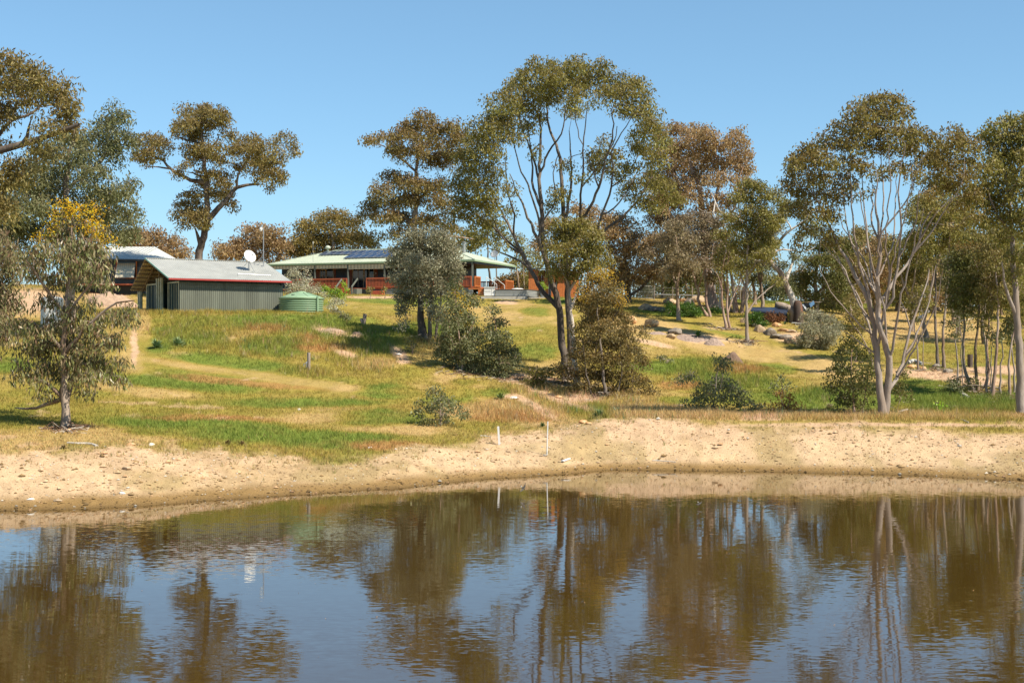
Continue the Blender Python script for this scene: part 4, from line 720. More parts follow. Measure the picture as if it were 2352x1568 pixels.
# distant trees past the crest
far = [
 (1065,165,[(1050,560,26,14),(1075,540,26,16),(1095,560,22,14),(1060,580,20,10)],olive,.25,'thin dark gum behind the chimney'),
 (1125,160,[(1120,520,30,16),(1140,545,26,14),(1105,550,22,12),(1150,515,20,12)],olive,.45,'sparse open-branched gum behind the grey roof dish'),
 (1190,170,[(1185,550,26,12),(1200,580,24,14),(1210,610,20,14),(1175,600,16,12),(1225,640,20,16)],olive,.4,'sparse distant gum over the verandah end'),
 (1170,175,[(1170,645,24,12),(1195,640,22,14),(1215,655,20,12),(1150,650,16,10)],rusty,0,'low bushy gum showing beneath the verandah roof'),
 (1350,165,[(1340,520,26,18),(1320,545,22,16),(1370,530,20,18),(1260,510,16,12)],pink,.2,'distant pinkish gum glimpsed behind the dome limbs'),
 (1520,150,[(1500,620,24,16),(1525,640,24,18),(1500,665,26,12),(1545,660,18,12),(1480,650,20,14)],bluegreen,.15,'pale distant gum behind the wire gate'),
 (1575,146,[(1560,610,24,18),(1590,625,22,18),(1570,645,26,16),(1600,650,20,14),(1580,668,26,8),(1560,590,18,12)],dark,0,'dark distant gum behind the boulders'),
 (1550,160,[(1540,590,22,14),(1535,575,18,12),(1550,560,20,12)],olive,.2,'slim distant gum between the dark gum and the pale gum'),
 (1790,150,[(1770,655,22,14),(1795,645,26,18),(1815,660,18,14),(1790,670,34,10),(1745,680,14,6)],bluegreen,0,'small round distant gum left of the leaning trunk'),
 (1940,150,[(1930,560,26,20),(1945,600,26,20),(1935,640,26,20),(1960,570,20,16)],olive,.1,'distant gum behind the leftmost vase limb'),
 (1985,148,[(1970,620,26,18),(1995,600,24,18),(1985,650,30,16),(1975,540,20,18),(1960,670,24,12)],brown,0,'bronze distant gum seen through the vase stems'),
 (2045,152,[(2030,640,26,16),(2055,620,24,18),(2060,655,28,16),(2040,590,18,16),(2020,560,18,14)],bluegreen,.1,'grey distant gum seen between the vase stems'),
 (2100,146,[(2090,560,24,18),(2105,600,24,18),(2090,640,30,18),(2110,665,26,12),(2120,560,20,14),(2070,675,24,10)],olive,.1,'distant gum above the timber heap'),
 (2180,150,[(2170,610,24,18),(2190,640,26,18),(2165,665,28,12),(2200,590,18,16)],brown,.1,'distant gum behind the parallel stems'),
 (2255,148,[(2245,630,24,18),(2270,660,26,14),(2260,600,22,16),(2285,640,18,16),(2300,690,16,10)],olive,0,'distant gum behind the yellow-tipped crown'),
 (2325,150,[(2320,650,26,18),(2345,670,26,16),(2340,620,26,20),(2300,660,20,14)],dark,0,'dark distant gum at the far right'),
 (2390,140,[(2380,600,30,30),(2400,520,30,30),(2390,440,30,30),(2370,660,26,20)],olive,0,'distant gum just past the right border')]
for i, (bx, dd, cl, mt, sp, lb) in enumerate(far):
    top = min(c[1] for c in cl); sx = cl[0][0]
    T('distant_gum_tree', lb, 'tree', (bx,0,dd), [dict(p=[(bx,720),(bx+3,670),(bx-4,(670+top)/2),(sx,top)], r=(.16,.04)), dict(p=[(bx+8,718),(bx+14,660),(cl[1][0],cl[1][1])], r=(.11,.03), base=1)], cl, mt, bk_dark if i % 2 else bk_brown, L=.34, W=.14, cov=2.0, rc=.6, seed=60+i, tip=.12, tipr=.3, sparse=sp, group='distant gums beyond the crest', dsp=.9, cs=1.2 if sp else 1.45)
for i, (bx, by, dd, cl, mt, lb) in enumerate([
 (2095,760,0,[(2050,560,24,18),(2080,590,26,20),(2110,570,26,20),(2070,630,26,18),(2105,625,26,20),(2060,660,22,14),(2120,655,20,14),(2040,600,20,18)],olive,'olive gum standing behind the right stems of the vase gum'),
 (1955,725,0,[(1935,560,26,20),(1960,590,28,20),(1945,630,28,20),(1975,640,24,20),(1925,600,20,18),(1955,670,26,16),(1985,600,20,18),(1970,540,20,16)],brown,'bronze-leaved gum standing behind the left stems of the vase gum'),
 (2020,720,0,[(2010,580,24,18),(2035,610,26,20),(2010,640,26,20),(2040,655,22,16),(1995,665,20,14),(2025,550,20,16)],pink,'pinkish gum seen between the inner stems of the vase gum'),
 (2205,770,0,[(2180,430,26,20),(2215,460,26,20),(2195,500,28,20),(2230,500,22,18),(2240,440,22,18),(2180,560,22,16),(2220,540,26,16)],olive,'tall gum filling the gap between the vase gum and the right edge'),
 (2330,790,0,[(2300,520,24,20),(2335,560,26,22),(2310,600,24,20),(2345,620,20,18),(2290,570,20,18),(2350,500,22,20)],bluegreen,'grey-green gum behind the right-edge trunk'),
 (2128,775,0,[(2120,470,24,20),(2150,440,22,18),(2140,510,26,20),(2170,520,24,18),(2120,540,24,18),(2150,570,26,18)],olive,'olive gum just left of the parallel stems, its crown high'),
 (2262,790,0,[(2250,560,24,20),(2280,600,24,20),(2260,640,26,18),(2300,560,22,18),(2290,650,22,16),(2240,610,22,18)],olive,'olive gum behind the leaning pinkish gum'),
 (2190,745,0,[(2180,600,24,18),(2210,570,24,18),(2195,640,28,18),(2170,655,22,14),(2225,640,22,16)],bluegreen,'grey-green gum behind the parallel stems, low crowned'),
 (2340,735,0,[(2330,655,26,20),(2350,690,22,18),(2315,690,22,14),(2345,620,22,20)],brown,'bronze gum low behind the right-edge trunk'),
 (1560,735,0,[(1545,520,24,18),(1575,550,26,20),(1530,560,24,18),(1560,590,26,18),(1590,610,22,14),(1540,620,22,14)],mauve,'grey gum left of the forked gum over the creeping bushes'),
 (1735,700,0,[(1720,560,22,18),(1745,600,22,18),(1730,640,22,12),(1750,630,16,14)],bluegreen,'small grey-green gum behind the slender gum'),
 (1752,715,0,[(1745,500,22,18),(1775,520,24,18),(1760,560,26,20),(1735,585,22,16),(1770,595,20,14),(1745,540,22,18)],mauve,'grey gum between the slender gum and the leaning gum')]):
    T('gum_tree', lb, 'tree', (bx,by), [dict(p=[(bx,by),(bx-4,by-60),(cl[3][0],cl[3][1]),(cl[0][0],cl[0][1])], r=(.16,.04)), [(bx-4,by-60),(cl[2][0],cl[2][1])]], cl, mt, bk_brown, L=.24, W=.11, cov=1.7, rc=.44, seed=170+i, tip=.15, tipr=.3)
ANCH = [(1060,'behind the chimney'),(1235,'beside the orange timber shed'),(1425,'behind the orange-crowned sapling'),(1490,'above the wire gate'),(1540,'right of the wire gate'),(1612,'behind the forked gum'),(1660,'behind the pale metal pole'),(1705,'behind the rust-brown trunks'),(1850,'behind the torn stump'),(1905,'above the silvery shrub'),
 (1950,'left of the vase gum stems'),(1990,'behind the leftmost vase limb'),(2035,'behind the middle vase stems'),(2075,'behind the right vase limb'),(2115,'above the timber heap'),(2160,'behind the two close parallel stems'),(2200,'right of the parallel stems'),(2240,'behind the yellow-tipped gum'),(2280,'behind the leaning pinkish gum'),(2318,'behind the thin bent stem'),(2352,'at the right edge')]
for i, (x, yt, w_) in enumerate([(1425,600,26),(1490,630,22),(1540,640,24),(1612,620,22),(1660,640,24),(1705,650,20),(1850,630,22),(1905,640,24),(1950,610,24),(1990,630,26),(2035,600,26),(2075,630,24),(2115,620,26),(2160,600,24),(2200,630,26),(2240,600,24),(2280,620,26),(2318,600,26),(2352,630,26),(1060,600,18),(1235,600,18),(1915,575,26),(1965,570,24),(2010,560,26),(2060,570,24),(2105,575,26),(2145,560,26),(2185,575,26),(2225,560,24),(2265,570,24),(2300,575,26),(2340,570,26)]):
    rr_ = random.Random(i*5+1); cl = [(x+rr_.uniform(-10,10), yt+k*(690-yt)/3.2+rr_.uniform(-5,5), w_*rr_.uniform(.8,1.15), 12+rr_.uniform(0,5)) for k in range(4)]
    anc = min(ANCH, key=lambda a: abs(a[0]-x))[1]; T('belt_gum_tree', '%s gum in the %s row of the distant belt %s' % (['olive','grey-brown','pinkish','bronze'][i % 4], 'farther' if i < 21 else 'nearer', anc), 'tree', (x,0,(152 if i < 21 else 130)+rr_.uniform(0,12)), [dict(p=[(x,715),(x+rr_.uniform(-6,6),660),(x,yt)], r=(.13,.03))], cl, [olive,mauve,pink,brown][i % 4], bk_brown, L=.36, W=.16, cov=1.5, rc=.6, seed=300+i, tip=.15, tipr=.3, group='gums of the distant belt beyond the crest', dens=.8 if 1200 < x < 1980 else 1.0)
# low far scrub along the ridge at the right of the house
for i, (x, y, rx, ry) in enumerate([(1470,690,30,6),(1750,676,22,5),(1940,682,30,14),(2040,676,40,18),(2320,690,46,18)]):
    T('ridge_scrub', ['low scrub by the gate post','low scrub on the skyline right of the pole','low scrub on the skyline left of the vase gum','low scrub on the skyline behind the vase gum','low scrub on the skyline at the right edge'][i], 'bush', (x,0,150), [], [(x-rx*.5,y,rx*.5,ry),(x+rx*.4,y-2,rx*.5,ry)], olive, bk_brown, L=.3, W=.14, cov=1.3, rc=.5, seed=90+i)
# shrubs
for i, (bx, by, cl, mt, lb) in enumerate([
 (2110,850,[(2095,690,18,14),(2115,705,20,14),(2100,725,16,10),(2130,690,16,12),(2120,665,18,12)],olive,'feathery young gum left of the two close parallel stems'),
 (2200,880,[(2190,740,16,12),(2205,720,20,14),(2195,765,14,10),(2215,745,14,12),(2200,700,18,12)],bluegreen,'feathery young gum with hanging leaves left of the curved-foot gum'),
 (2268,905,[(2265,720,18,14),(2280,700,18,14),(2260,745,16,12),(2275,765,12,10),(2262,690,16,12)],olive,'feathery young gum between the yellow-tipped and the leaning pinkish gum'),
 (2330,900,[(2325,770,16,12),(2340,750,18,14),(2320,740,16,12),(2345,790,14,10),(2330,710,20,14)],dark,'feathery dark young gum by the thin bent stem'),
 (2000,860,[(1960,690,20,14),(1975,715,20,14),(1950,730,18,12),(1985,735,16,12),(1965,755,18,10)],brown,'bronze young gum behind the dark bushy sapling')]):
    T('young_gum_tree', lb, 'tree', (bx,by), [dict(p=[(bx,by),(bx-2,by-50),(cl[2][0],cl[2][1]),(cl[4][0],cl[4][1])], r=(.06,.015)), dict(p=[(bx+7,by),(bx+9,by-60),(cl[1][0],cl[1][1])], r=(.04,.012), base=1)], cl, mt, bk_grey, L=.17, W=.075, cov=1.3, rc=.30, seed=400+i, tip=.15, tipr=.4, cs=1.1)
def shrub(name, label, bx, by, cl, lm, seed, L=.14, W=.085, rc=.3, cov=1.5, D=None, tip=.05, tipr=.25, group=None, bm=None, blossom=None):
    st = [dict(p=[(bx,by),(bx+2,by-(by-min(c[1] for c in cl))*.5),(cl[0][0],cl[0][1])], r=(.04,.012))]
    if len(cl) > 2: st.append(dict(p=[(bx+2,by),((bx+cl[1][0])/2,(by+cl[1][1])/2),(cl[1][0],cl[1][1])], r=(.03,.01), base=1))
    return T(name, label, 'shrub', (bx,by) if D is None else (bx,0,D), st, cl, lm, bm or bk_brown, cs=1.0, dens=.8, L=L, W=W, cov=cov, rc=rc, seed=seed, tip=tip, tipr=tipr, fine=.6, group=group, blossom=blossom)
shrub('gum_sapling', 'small leafy gum seedling alone on the grass above the gravel bank', 1010, 976, [(1000,900,26,14),(1022,918,28,16),(975,928,24,16),(1045,932,22,14),(1008,940,36,16),(965,950,16,10),(1060,952,16,14),(1020,960,32,10),(990,964,26,8)], bluegreen, 101, L=.15, W=.07, rc=.22, cov=1.25)
shrub('gum_sapling', 'straggling green sapling with a leaning tip amid the low shrubs right of the gully', 1640, 945, [(1658,822,16,14),(1665,845,20,14),(1655,870,26,14),(1630,885,28,14),(1672,885,28,16),(1610,905,26,14),(1650,910,36,16),(1695,900,26,16),(1590,925,26,12),(1640,935,50,10),(1700,925,22,14),(1590,862,22,10),(1570,868,14,8)], bluegreen, 102, rc=.27, cov=1.5)
shrub('low_shrub', 'rust-tipped low shrub at the right end of the bushy row', 1795, 950, [(1790,905,20,12),(1815,915,18,12),(1785,930,28,12),(1820,935,22,12),(1770,942,20,8)], rusty, 103, rc=.25, cov=1.3, tipr=.6, tip=.2)
shrub('low_shrub', 'thin upright shrub behind the rust-tipped one', 1795, 905, [(1792,870,14,12),(1805,885,14,10),(1780,888,14,8)], bluegreen, 104, rc=.25, cov=.9)
shrub('low_shrub', 'sparse low shrub between the sapling and the rust-tipped shrub', 1735, 948, [(1725,925,20,8),(1748,932,22,9),(1730,942,28,7)], bluegreen, 105, rc=.22, cov=1.1)
shrub('low_shrub', 'grey-green shrub on the green flat right of the orange-crowned sapling', 1530, 835, [(1520,822,14,8),(1532,826,14,8)], bluegreen, 106, rc=.2, cov=1.2)
shrub('low_shrub', 'dark low shrub in the shade of the slim gums', 2205, 905, [(2190,878,20,12),(2210,885,20,12),(2235,875,16,12),(2195,898,24,8)], dark, 107, rc=.25, cov=1.2)
shrub('low_shrub', 'weedy bush under the slim gums by the fallen branches', 2152, 950, [(2150,930,14,10),(2158,942,16,8)], lime, 108, rc=.2, cov=.8)
shrub('shrub', 'big silver-leaved shrub between the shed and the tank and the house', 700, 700, [(680,628,18,12),(668,642,16,14),(705,648,18,13),(690,660,24,12),(722,666,18,11),(668,668,16,12),(738,678,12,8),(700,680,26,9),(704,630,6,12)], silver, 109, rc=.32, cov=1.6, D=121, tip=.15)
shrub('shrub', 'silver leaved shrub standing right of the tank', 770, 722, [(772,690,13,10),(762,705,14,12),(775,712,14,8),(786,694,8,8)], silver, 110, rc=.24, cov=1.5, D=110)
shrub('shrub', 'small dark shrub below the silver one right of the tank', 792, 738, [(788,722,12,9),(800,730,14,7)], bluegreen, 111, rc=.2, cov=1.4)
shrub('shrub', 'thin leafy seedling on the bare patch left of the twin trunks', 946, 812, [(942,785,10,10),(955,792,10,8),(938,800,12,8)], bluegreen, 112, rc=.2, cov=.7)
for i, (x, y, cl, m_, lb) in enumerate([
 (752,690,[(748,662,12,10),(756,674,12,9)],lime,'leafy green rose bush left of the yellow one by the steps'),
 (778,690,[(774,668,14,9),(785,676,12,8),(765,680,12,6)],lime,'yellow-green rounded garden bush beside the tank shrub'),
 (792,676,[(791,652,6,8),(793,664,7,7)],lime,'upright rose bush against the red railing left of the steps'),
 (849,676,[(848,660,6,5),(852,669,6,5)],olive,'small rose right of the steps'),
 (883,676,[(884,662,6,5),(880,670,6,5)],olive,'small rose at the foot of the red railing near the grey gum'),
 (729,672,[(729,652,10,7),(738,660,8,8)],rusty,'yellow strappy bush behind the silver shrub')]):
    shrub('garden_bush', lb, x, y, cl, m_, 120+i, rc=.2, cov=1.3, D=132, L=.13, W=.08)
for i, (x, y, cl, lb) in enumerate([
 (1565,728,[(1548,706,24,10),(1575,704,24,10),(1595,712,20,8),(1560,718,26,7),(1585,722,22,6)],'lush green creeping bush among the boulders'),
 (1640,720,[(1618,712,16,6),(1645,712,20,7),(1660,716,14,5)],'lush green creeping bush behind the forked gum'),
 (1732,748,[(1722,728,12,10),(1735,735,16,10),(1748,742,14,8),(1758,750,12,6),(1740,722,12,7)],'bright green creeping bush under the dark shelter')]):
    T('creeping_bush', lb, 'shrub', (x, y), [], cl, emer, bk_brown, L=.13, W=.09, cov=1.7, rc=.25, seed=140+i, tip=.1, tipr=.4)
T('creeping_bush', 'dark rust-leaved bush in the shade of the shelter roof', 'shrub', (1775, 745), [], [(1770,728,14,10),(1782,733,12,8),(1792,728,8,8)], leaf_mat('maroon_leaf', [(.08,.03,.02),(.13,.06,.03),(.05,.03,.02)], (.1,.05,.03)), bk_brown, L=.13, W=.09, cov=1.6, rc=.25, seed=150)
print('LEAVES', NL[0])
# ------------------------------------------------------------------ building materials
zinc = mat('zinc_roof', (.52,.52,.475), rough=.5, var=.12, scale=.9, stretch=(1,1,1), metal=.15)
def striped_roof(name, col, d, pitch, var=.06):
    m, t, b = new_mat(name); L = t.links.new
    tc = nd(t, 'ShaderNodeTexCoord'); n = nd(t, 'ShaderNodeTexNoise', Scale=.8, Detail=5.0); L(tc.outputs['Object'], n.inputs['Vector'])
    r = ramp(t, [(.3, tuple(c*(1-var*1.5) for c in col)), (.7, tuple(c*(1+var) for c in col))]); L(n.outputs[0], r.inputs[0]); L(r.outputs[0], b.inputs['Base Color'])
    b.inputs['Roughness'].default_value = .5; b.inputs['Specular IOR Level'].default_value = .35
    return m
greenroof = striped_roof('pale_green_roof', (.42,.455,.345), None, .2)
greyroof = striped_roof('pale_grey_roof', (.50,.50,.46), None, .2)
wallgreen = mat('grey_green_steel', (.165,.175,.135), rough=.5, var=.22, scale=1.6, stretch=(1,1,.15))
contg = mat('container_green', (.035,.075,.068), rough=.55, var=.45, scale=2.5, stretch=(1,1,.5))
contpost = mat('container_post_cream', (.62,.58,.38), rough=.6, var=.3, scale=3)
redtrim = mat('red_trim', (.42,.055,.045), rough=.4, var=.08)
greentrim = mat('green_trim', (.20,.38,.30), rough=.5, var=.08)
darktrim = mat('dark_trim', (.03,.036,.04), rough=.5, var=.1)
postpaint = mat('olive_grey_paint', (.17,.18,.145), rough=.55, var=.1)
timber = mat('roof_timber', (.33,.22,.12), rough=.8, var=.25, scale=4)
under = mat('roof_underside', (.78,.60,.38), rough=.6, var=.15, scale=2)
tankm = mat('tank_green', (.27,.40,.24), rough=.4, var=.06, scale=1)
whitep = mat('white_paint', (.80,.79,.74), rough=.5, var=.05)
galv = mat('galvanised_steel', (.42,.43,.43), rough=.4, var=.1, metal=.5)
wall_dark = mat('charcoal_blue_wall', (.045,.058,.072), rough=.6, var=.12)
redwood = mat('red_stained_timber', (.50,.125,.05), rough=.55, var=.25, scale=5)
orangewood = mat('orange_stained_timber', (.55,.17,.045), rough=.55, var=.25, scale=5)
brickred = mat('red_brick', (.24,.085,.05), rough=.85, var=.2, scale=6)
frame_tan = mat('tan_window_frame', (.45,.32,.18), rough=.5, var=.08)
cream = mat('cream_canvas', (.70,.58,.38), rough=.8, var=.05)
tanc = mat('tan_stripe', (.47,.40,.28), rough=.8, var=.05)
concrete = mat('concrete', (.46,.44,.39), rough=.9, var=.15, scale=3)
corrgrey = mat('grey_corrugated', (.30,.31,.29), rough=.5, var=.08)
m_, t, b = new_mat('window_glass'); b.inputs['Base Color'].default_value = (.012,.016,.018,1); b.inputs['Roughness'].default_value = .06; glass = m_
m_, t, b = new_mat('solar_cell'); b.inputs['Base Color'].default_value = (.02,.032,.07,1); b.inputs['Roughness'].default_value = .12; cell = m_

def frame2(X0, Y0, ang):
    ca, sa = math.cos(ang), math.sin(ang)
    return lambda a, b, z: (X0+ca*a-sa*b, Y0+sa*a+ca*b, z)
def FB(fr):
    return lambda: MB(fr)

# ------------------------------------------------------------------ container shed
SH = frame2(-25.15, 104.0, math.atan2(.555, .832))
sx, sy, _ = SH(4.8, 2.5, 0); zb = 7.42
EZ, RZ, BZ = 10.22, 11.88, 9.53; RB, BB = 4.9, 8.4; LA = 9.74
shed = empty('container_shed', SH(4.8, 3.5, zb), 0, 'shed of two shipping containers under one corrugated grey roof on the mound', 'shed')
M = lambda: MB(SH)
def sheet(a0, a1, b0, z0, b1, z1, m, name, amp=.028, pitch=.17):
    k = M(); n = int((a1-a0)/pitch*6); vs = []; fs = []
    for lay in (0, -.012):
        for i in range(n+1):
            o = amp*math.sin(2*math.pi*i/6)+lay; a = a0+(a1-a0)*i/n
            vs += [(a, b0, z0+o), (a, b1, z1+o)]
    N = 2*(n+1)
    for i in range(n): fs += [[2*i, 2*i+2, 2*i+3, 2*i+1], [N+2*i+1, N+2*i+3, N+2*i+2, N+2*i]]
    fs += [[0,1,N+1,N],[2*n+1,2*n,N+2*n,N+2*n+1]]
    k.add(vs, fs); return k.build(name, m, shed)
ov = -.10
roof = sheet(0, LA, -.12, EZ-.04, RB, RZ, zinc, 'roof')
k = M(); k.box(.0, LA, RB-.16, RB+.16, RZ+.005, RZ+.03); k.build('ridge_cap', zinc, roof)
k = M(); k.bar((-.03,-.12,EZ-.06),(-.03,RB,RZ-.02),.05,.10); k.build('barge_board', greentrim, roof)
sheet(0, LA, RB+.02, RZ, BB, BZ, under, 'rear_roof')
k = M(); k.box(-.02, LA+.02, -.24, -.12, EZ-.17, EZ-.05); k.build('gutter', redtrim, shed)
k = M()
for i in range(8):
    t_ = (i+.5)/8; b_ = RB+.15+(BB-RB-.2)*t_; z_ = RZ+(BZ-RZ)*(b_-RB)/(BB-RB); k.box(.0, LA-.1, b_-.035, b_+.035, z_-.13, z_-.035)
for i in range(7):
    t_ = (i+.5)/7; b_ = .1+(RB-.3)*t_; z_ = EZ+(RZ-EZ)*b_/RB; k.box(.0, LA-.1, b_-.035, b_+.035, z_-.13, z_-.035)
k.build('purlins', timber, shed)
k = M()
for a_ in (.9, 3.8, 6.6, 9.3):
    k.bar((a_,.3,EZ-.12),(a_,RB,RZ-.2),.08,.12); k.bar((a_,RB,RZ-.2),(a_,BB-.2,BZ-.15),.08,.12); k.bar((a_,RB-.5,10.05),(a_,RB-.5,RZ-.25),.06)
k.build('rafters', timber, shed)
k = M(); k.corr(SH(1.0,.32,zb-.2) and (1.0,.30,zb-.2), (8.25,0,0), (0,0,2.72), amp=.022, pitch=.155); 
k.build('clad_wall', wallgreen, shed)
k = M(); k.box(1.0, 9.25, .36, .42, zb-.2, EZ-.06); k.build('wall_frame', darktrim, shed)
k = M(); k.corr((9.27,.34,zb-.2), (0,2.4,0), (0,0,2.7), amp=.022, pitch=.155); k.build('end_wall', wallgreen, shed)
def container(b0, b1, a0, nm):
    k = M(); k.box(a0+.08, 9.15, b0, b1, zb-.15, zb+2.55); c = k.build(nm, contg, shed)
    k = M()
    n = 14
    for i in range(n):      # ribbed doors
        y0 = b0+.1+(b1-b0-.2)*i/n; y1 = b0+.1+(b1-b0-.2)*(i+.55)/n; k.box(a0, a0+.079, y0, y1, zb-.1, zb+2.45)
    d = k.build('door', contg, c)
    k = M()
    for f in (.18, .38, .62, .82):
        y = b0+(b1-b0)*f; k.bar((a0-.05,y,zb),(a0-.05,y,zb+2.4),.035,sides=6)
    k.build('locking_bar', contpost, c)
    k = M()
    for y in (b0-.06, b1-.10): k.box(a0-.02, a0+.12, y, y+.16, zb-.15, zb+2.56)
    k.box(a0-.02, a0+.12, b0+.102, b1-.102, zb+2.46, zb+2.562); k.build('corner_post', contpost, c)
container(.48, 2.75, 1.0, 'container'); container(4.1, 7.3, .95, 'container')
k = M()
for y in (2.86, 3.34, 3.82, 7.55, 7.95): k = M(); k.box(.50, .66, y, y+.14, zb-.15, zb+(2.9 if y < 5 else 2.0)); k.build('open_door_edge', contpost, shed)
k = M(); k.box(.662, .72, 2.86, 3.95, zb-.15, zb+2.85); k.build('open_door', contg, shed); k = M(); k.box(.662, .72, 7.55, 8.07, zb-.15, zb+1.95); k.build('open_door', contg, shed)
k = M(); k.bar((9.05,.16,zb+2.5),(9.05,.33,zb+2.5),.06,.08); k.box(9.0,9.1,.06,.18,zb+2.42,zb+2.56); k.build('wall_lamp', darktrim, shed)
# satellite dish and mast on the shed roof
def rz_at(b): return EZ+(RZ-EZ)*b/RB
def dish(name, label, P, az, el, rad, pole_h, m, polem, legs=True):
    """P: foot of the pole"""
    P = Vector(P); e = empty(name, P, 0, label, 'satellite dish')
    top = P+Vector((0,0,pole_h)); k = MB(); k.bar(P, top, .07, sides=8)
    if legs:
        for dx, dy, dz in ((-.75,-.1,-.12),(.5,-.35,-.12)): k.bar(P+Vector((dx,dy,dz)), P+Vector((0,0,pole_h*.75)), .035, sides=6)
    k.build('pole', polem, e)
    d = Vector((math.sin(az)*math.cos(el), -math.cos(az)*math.cos(el), math.sin(el))); x = d.cross(Vector((0,0,1))).normalized(); y = x.cross(d)
    c = top+d*.12; vs = []; fs = []; nr, na = 6, 28
    for lay in (0, -.025):
        for i in range(nr+1):
            r_ = rad*i/nr
            for j in range(na):
                a = 2*math.pi*j/na; vs.append(tuple(c+x*(r_*.92*math.cos(a))+y*(r_*math.sin(a))+d*(.22*rad*(i/nr)**2+lay)))
    o = (nr+1)*na
    for i in range(nr):
        for j in range(na):
            q = [i*na+j, i*na+(j+1) % na, (i+1)*na+(j+1) % na, (i+1)*na+j]; fs += [q, [v+o for v in reversed(q)]]
    for j in range(na): fs.append([nr*na+j, nr*na+(j+1) % na, o+nr*na+(j+1) % na, o+nr*na+j])
    k = MB(); k.add(vs, fs); k.build('reflector', m, e, smooth=True)
    k = MB(); f = c+d*rad*1.0-y*rad*.25; k.bar(c-y*rad*.9, f, .03, sides=6); k.bar(f-d*.06, f+d*.12, .09, sides=8); k.build('feed_arm', polem, e)
    return e
P0 = SH(7.35, 2.4, rz_at(2.4))
dish('satellite_dish', 'large white satellite dish on a braced pole on the shed roof', P0, R(38), R(28), .53, 1.0, whitep, galv)
P1 = Vector(SH(9.1, 3.6, rz_at(3.6))); e = empty('antenna_mast', P1, 0, 'tall thin pale mast with a camera head on the shed roof', 'antenna')
k = MB(); k.bar(P1, P1+Vector((0,0,3.0)), .075, sides=8); k.build('mast', galv, e)
k = MB(); k.bar(P1+Vector((-.5,.3,0)), P1+Vector((0,0,1.1)), .03, sides=6); k.bar(P1+Vector((-.9,-.2,-.05)), P1+Vector((0,0,.9)), .03, sides=6); k.bar(P1+Vector((0,0,1.3)), P1+Vector((-.45,0,1.15)), .03, sides=6); k.bar(P1+Vector((-.45,0,1.1)), P1+Vector((-.45,0,1.3)), .12, sides=8); k.build('brace', galv, e)
k = MB(); k.lathe(P1+Vector((-.2,0,2.95)), [(.01,-.16),(.10,-.12),(.13,0),(.10,.12),(.01,.15)], 12); k.bar(P1+Vector((-.2,0,3.02)), P1+Vector((0,0,3.02)), .04); k.build('head', whitep, e)
k = MB(SH); k.bar((6.0,1.3,rz_at(1.3)+.05),(8.6,1.1,rz_at(1.1)+.05),.035,sides=6); k.bar((6.0,1.3,rz_at(1.3)+.05),(5.8,.9,rz_at(.9)+.05),.035,sides=6); tag(k.build('cable', galv), 'thin grey cable lying on the shed roof', 'cable')

# ------------------------------------------------------------------ rain water tank
tx, ty = -16.05, 108.3; tz = 7.42; TR = 1.68
tank = empty('water_tank', (tx, ty, tz), 0, 'round pale green ribbed rain water tank beside the shed', 'water tank')
pr = [(TR-.04, -.3), (TR, 0)]
for i in range(8):
    z0 = .04+i*.165
    pr += [(TR, z0), (TR-.085, z0+.03), (TR-.085, z0+.055), (TR+.01, z0+.085), (TR+.015, z0+.145)]
pr += [(TR+.01, 1.36), (TR+.05, 1.38), (TR+.05, 1.43), (TR*.72, 1.60), (TR*.42, 1.77), (.36, 1.86), (.34, 1.93), (.01, 1.96)]
k = MB(); k.lathe((tx, ty, tz), pr, 56); k.build('body', tankm, tank, smooth=True)
k = MB()
for i in range(10):
    a = 2*math.pi*(i+.35)/10; ca, sa = math.cos(a), math.sin(a)
    k.bar((tx+ca*(TR-.15), ty+sa*(TR-.15), tz+1.475), (tx+ca*.5, ty+sa*.5, tz+1.84), .12, .07)
k.build('lid_rib', tankm, tank)
a = R(-38); k = MB(); ox, oy = tx+math.cos(a)*(TR+.08), ty+math.sin(a)*(TR+.08); k.bar((ox, oy, tz-.2), (ox, oy, tz+1.5), .17, .17, sides=10); k.build('overflow_pipe', tankm, tank)
k = MB(); a = R(-115); k.box(tx+math.cos(a)*1.1-.12, tx+math.cos(a)*1.1+.12, ty+math.sin(a)*1.1-.05, ty+math.sin(a)*1.1+.05, tz+1.56, tz+1.68); k.build('strainer', darktrim, tank)

# ------------------------------------------------------------------ main house
HF = frame2(-3.75, 141.0, R(180-20)); # local a runs left along the front, b is mirrored below
def HF(a, b, z): return (-3.75-.94*a+.342*b, 141.0+.342*a+.94*b, z)
def ta(q, b=0.0):
    kq = (q-CX)/F; return (-3.75+.342*b-kq*(141+.94*b))/(.94+.342*kq)
M = lambda: MB(HF)
house = empty('house', HF(11.5, 6, 10.2), 0, 'low homestead with pale green hipped roof, solar panels and red verandah railings', 'house')
EH = 13.77; HL, HB = 23.4, 12.0; RH = 15.42; FL = 11.08; GZ = 10.15
A = (0,0,EH); B_ = (HL,0,EH-.1); C_ = (HL,HB,EH-.1); D_ = (0,HB,EH); E1 = (5.2,6,RH); E2 = (HL-5.2,6,RH)
def up(p, d=.0): return (p[0], p[1], p[2]+d)
def plane_sheet(P, nm, par):   # sloped polygon with standing corrugation seams
    k = M(); k.slab(P, .06); return k.build(nm, greenroof, par)
k = M(); k.slab([E2, B_, A, E1][::-1] if False else [A, B_, E2, E1], .07); k.slab([D_, A, E1], .07); k.slab([B_, C_, E2], .07); k.slab([C_, D_, E1, E2], .07); hroof = k.build('roof', greenroof, house)
def zr(b): return EH+(RH-EH)*b/6-.0
k = M()
for i in range(int(HL/.38)):
    a_ = .2+i*.38; bm = 6.0*min(1, a_/5.2, (HL-a_)/5.2); k.bar((a_,.02,EH-.004*a_+.012),(a_,bm-.05,zr(bm-.05)-.004*a_*(1-bm/6)+.012),.045,.03)
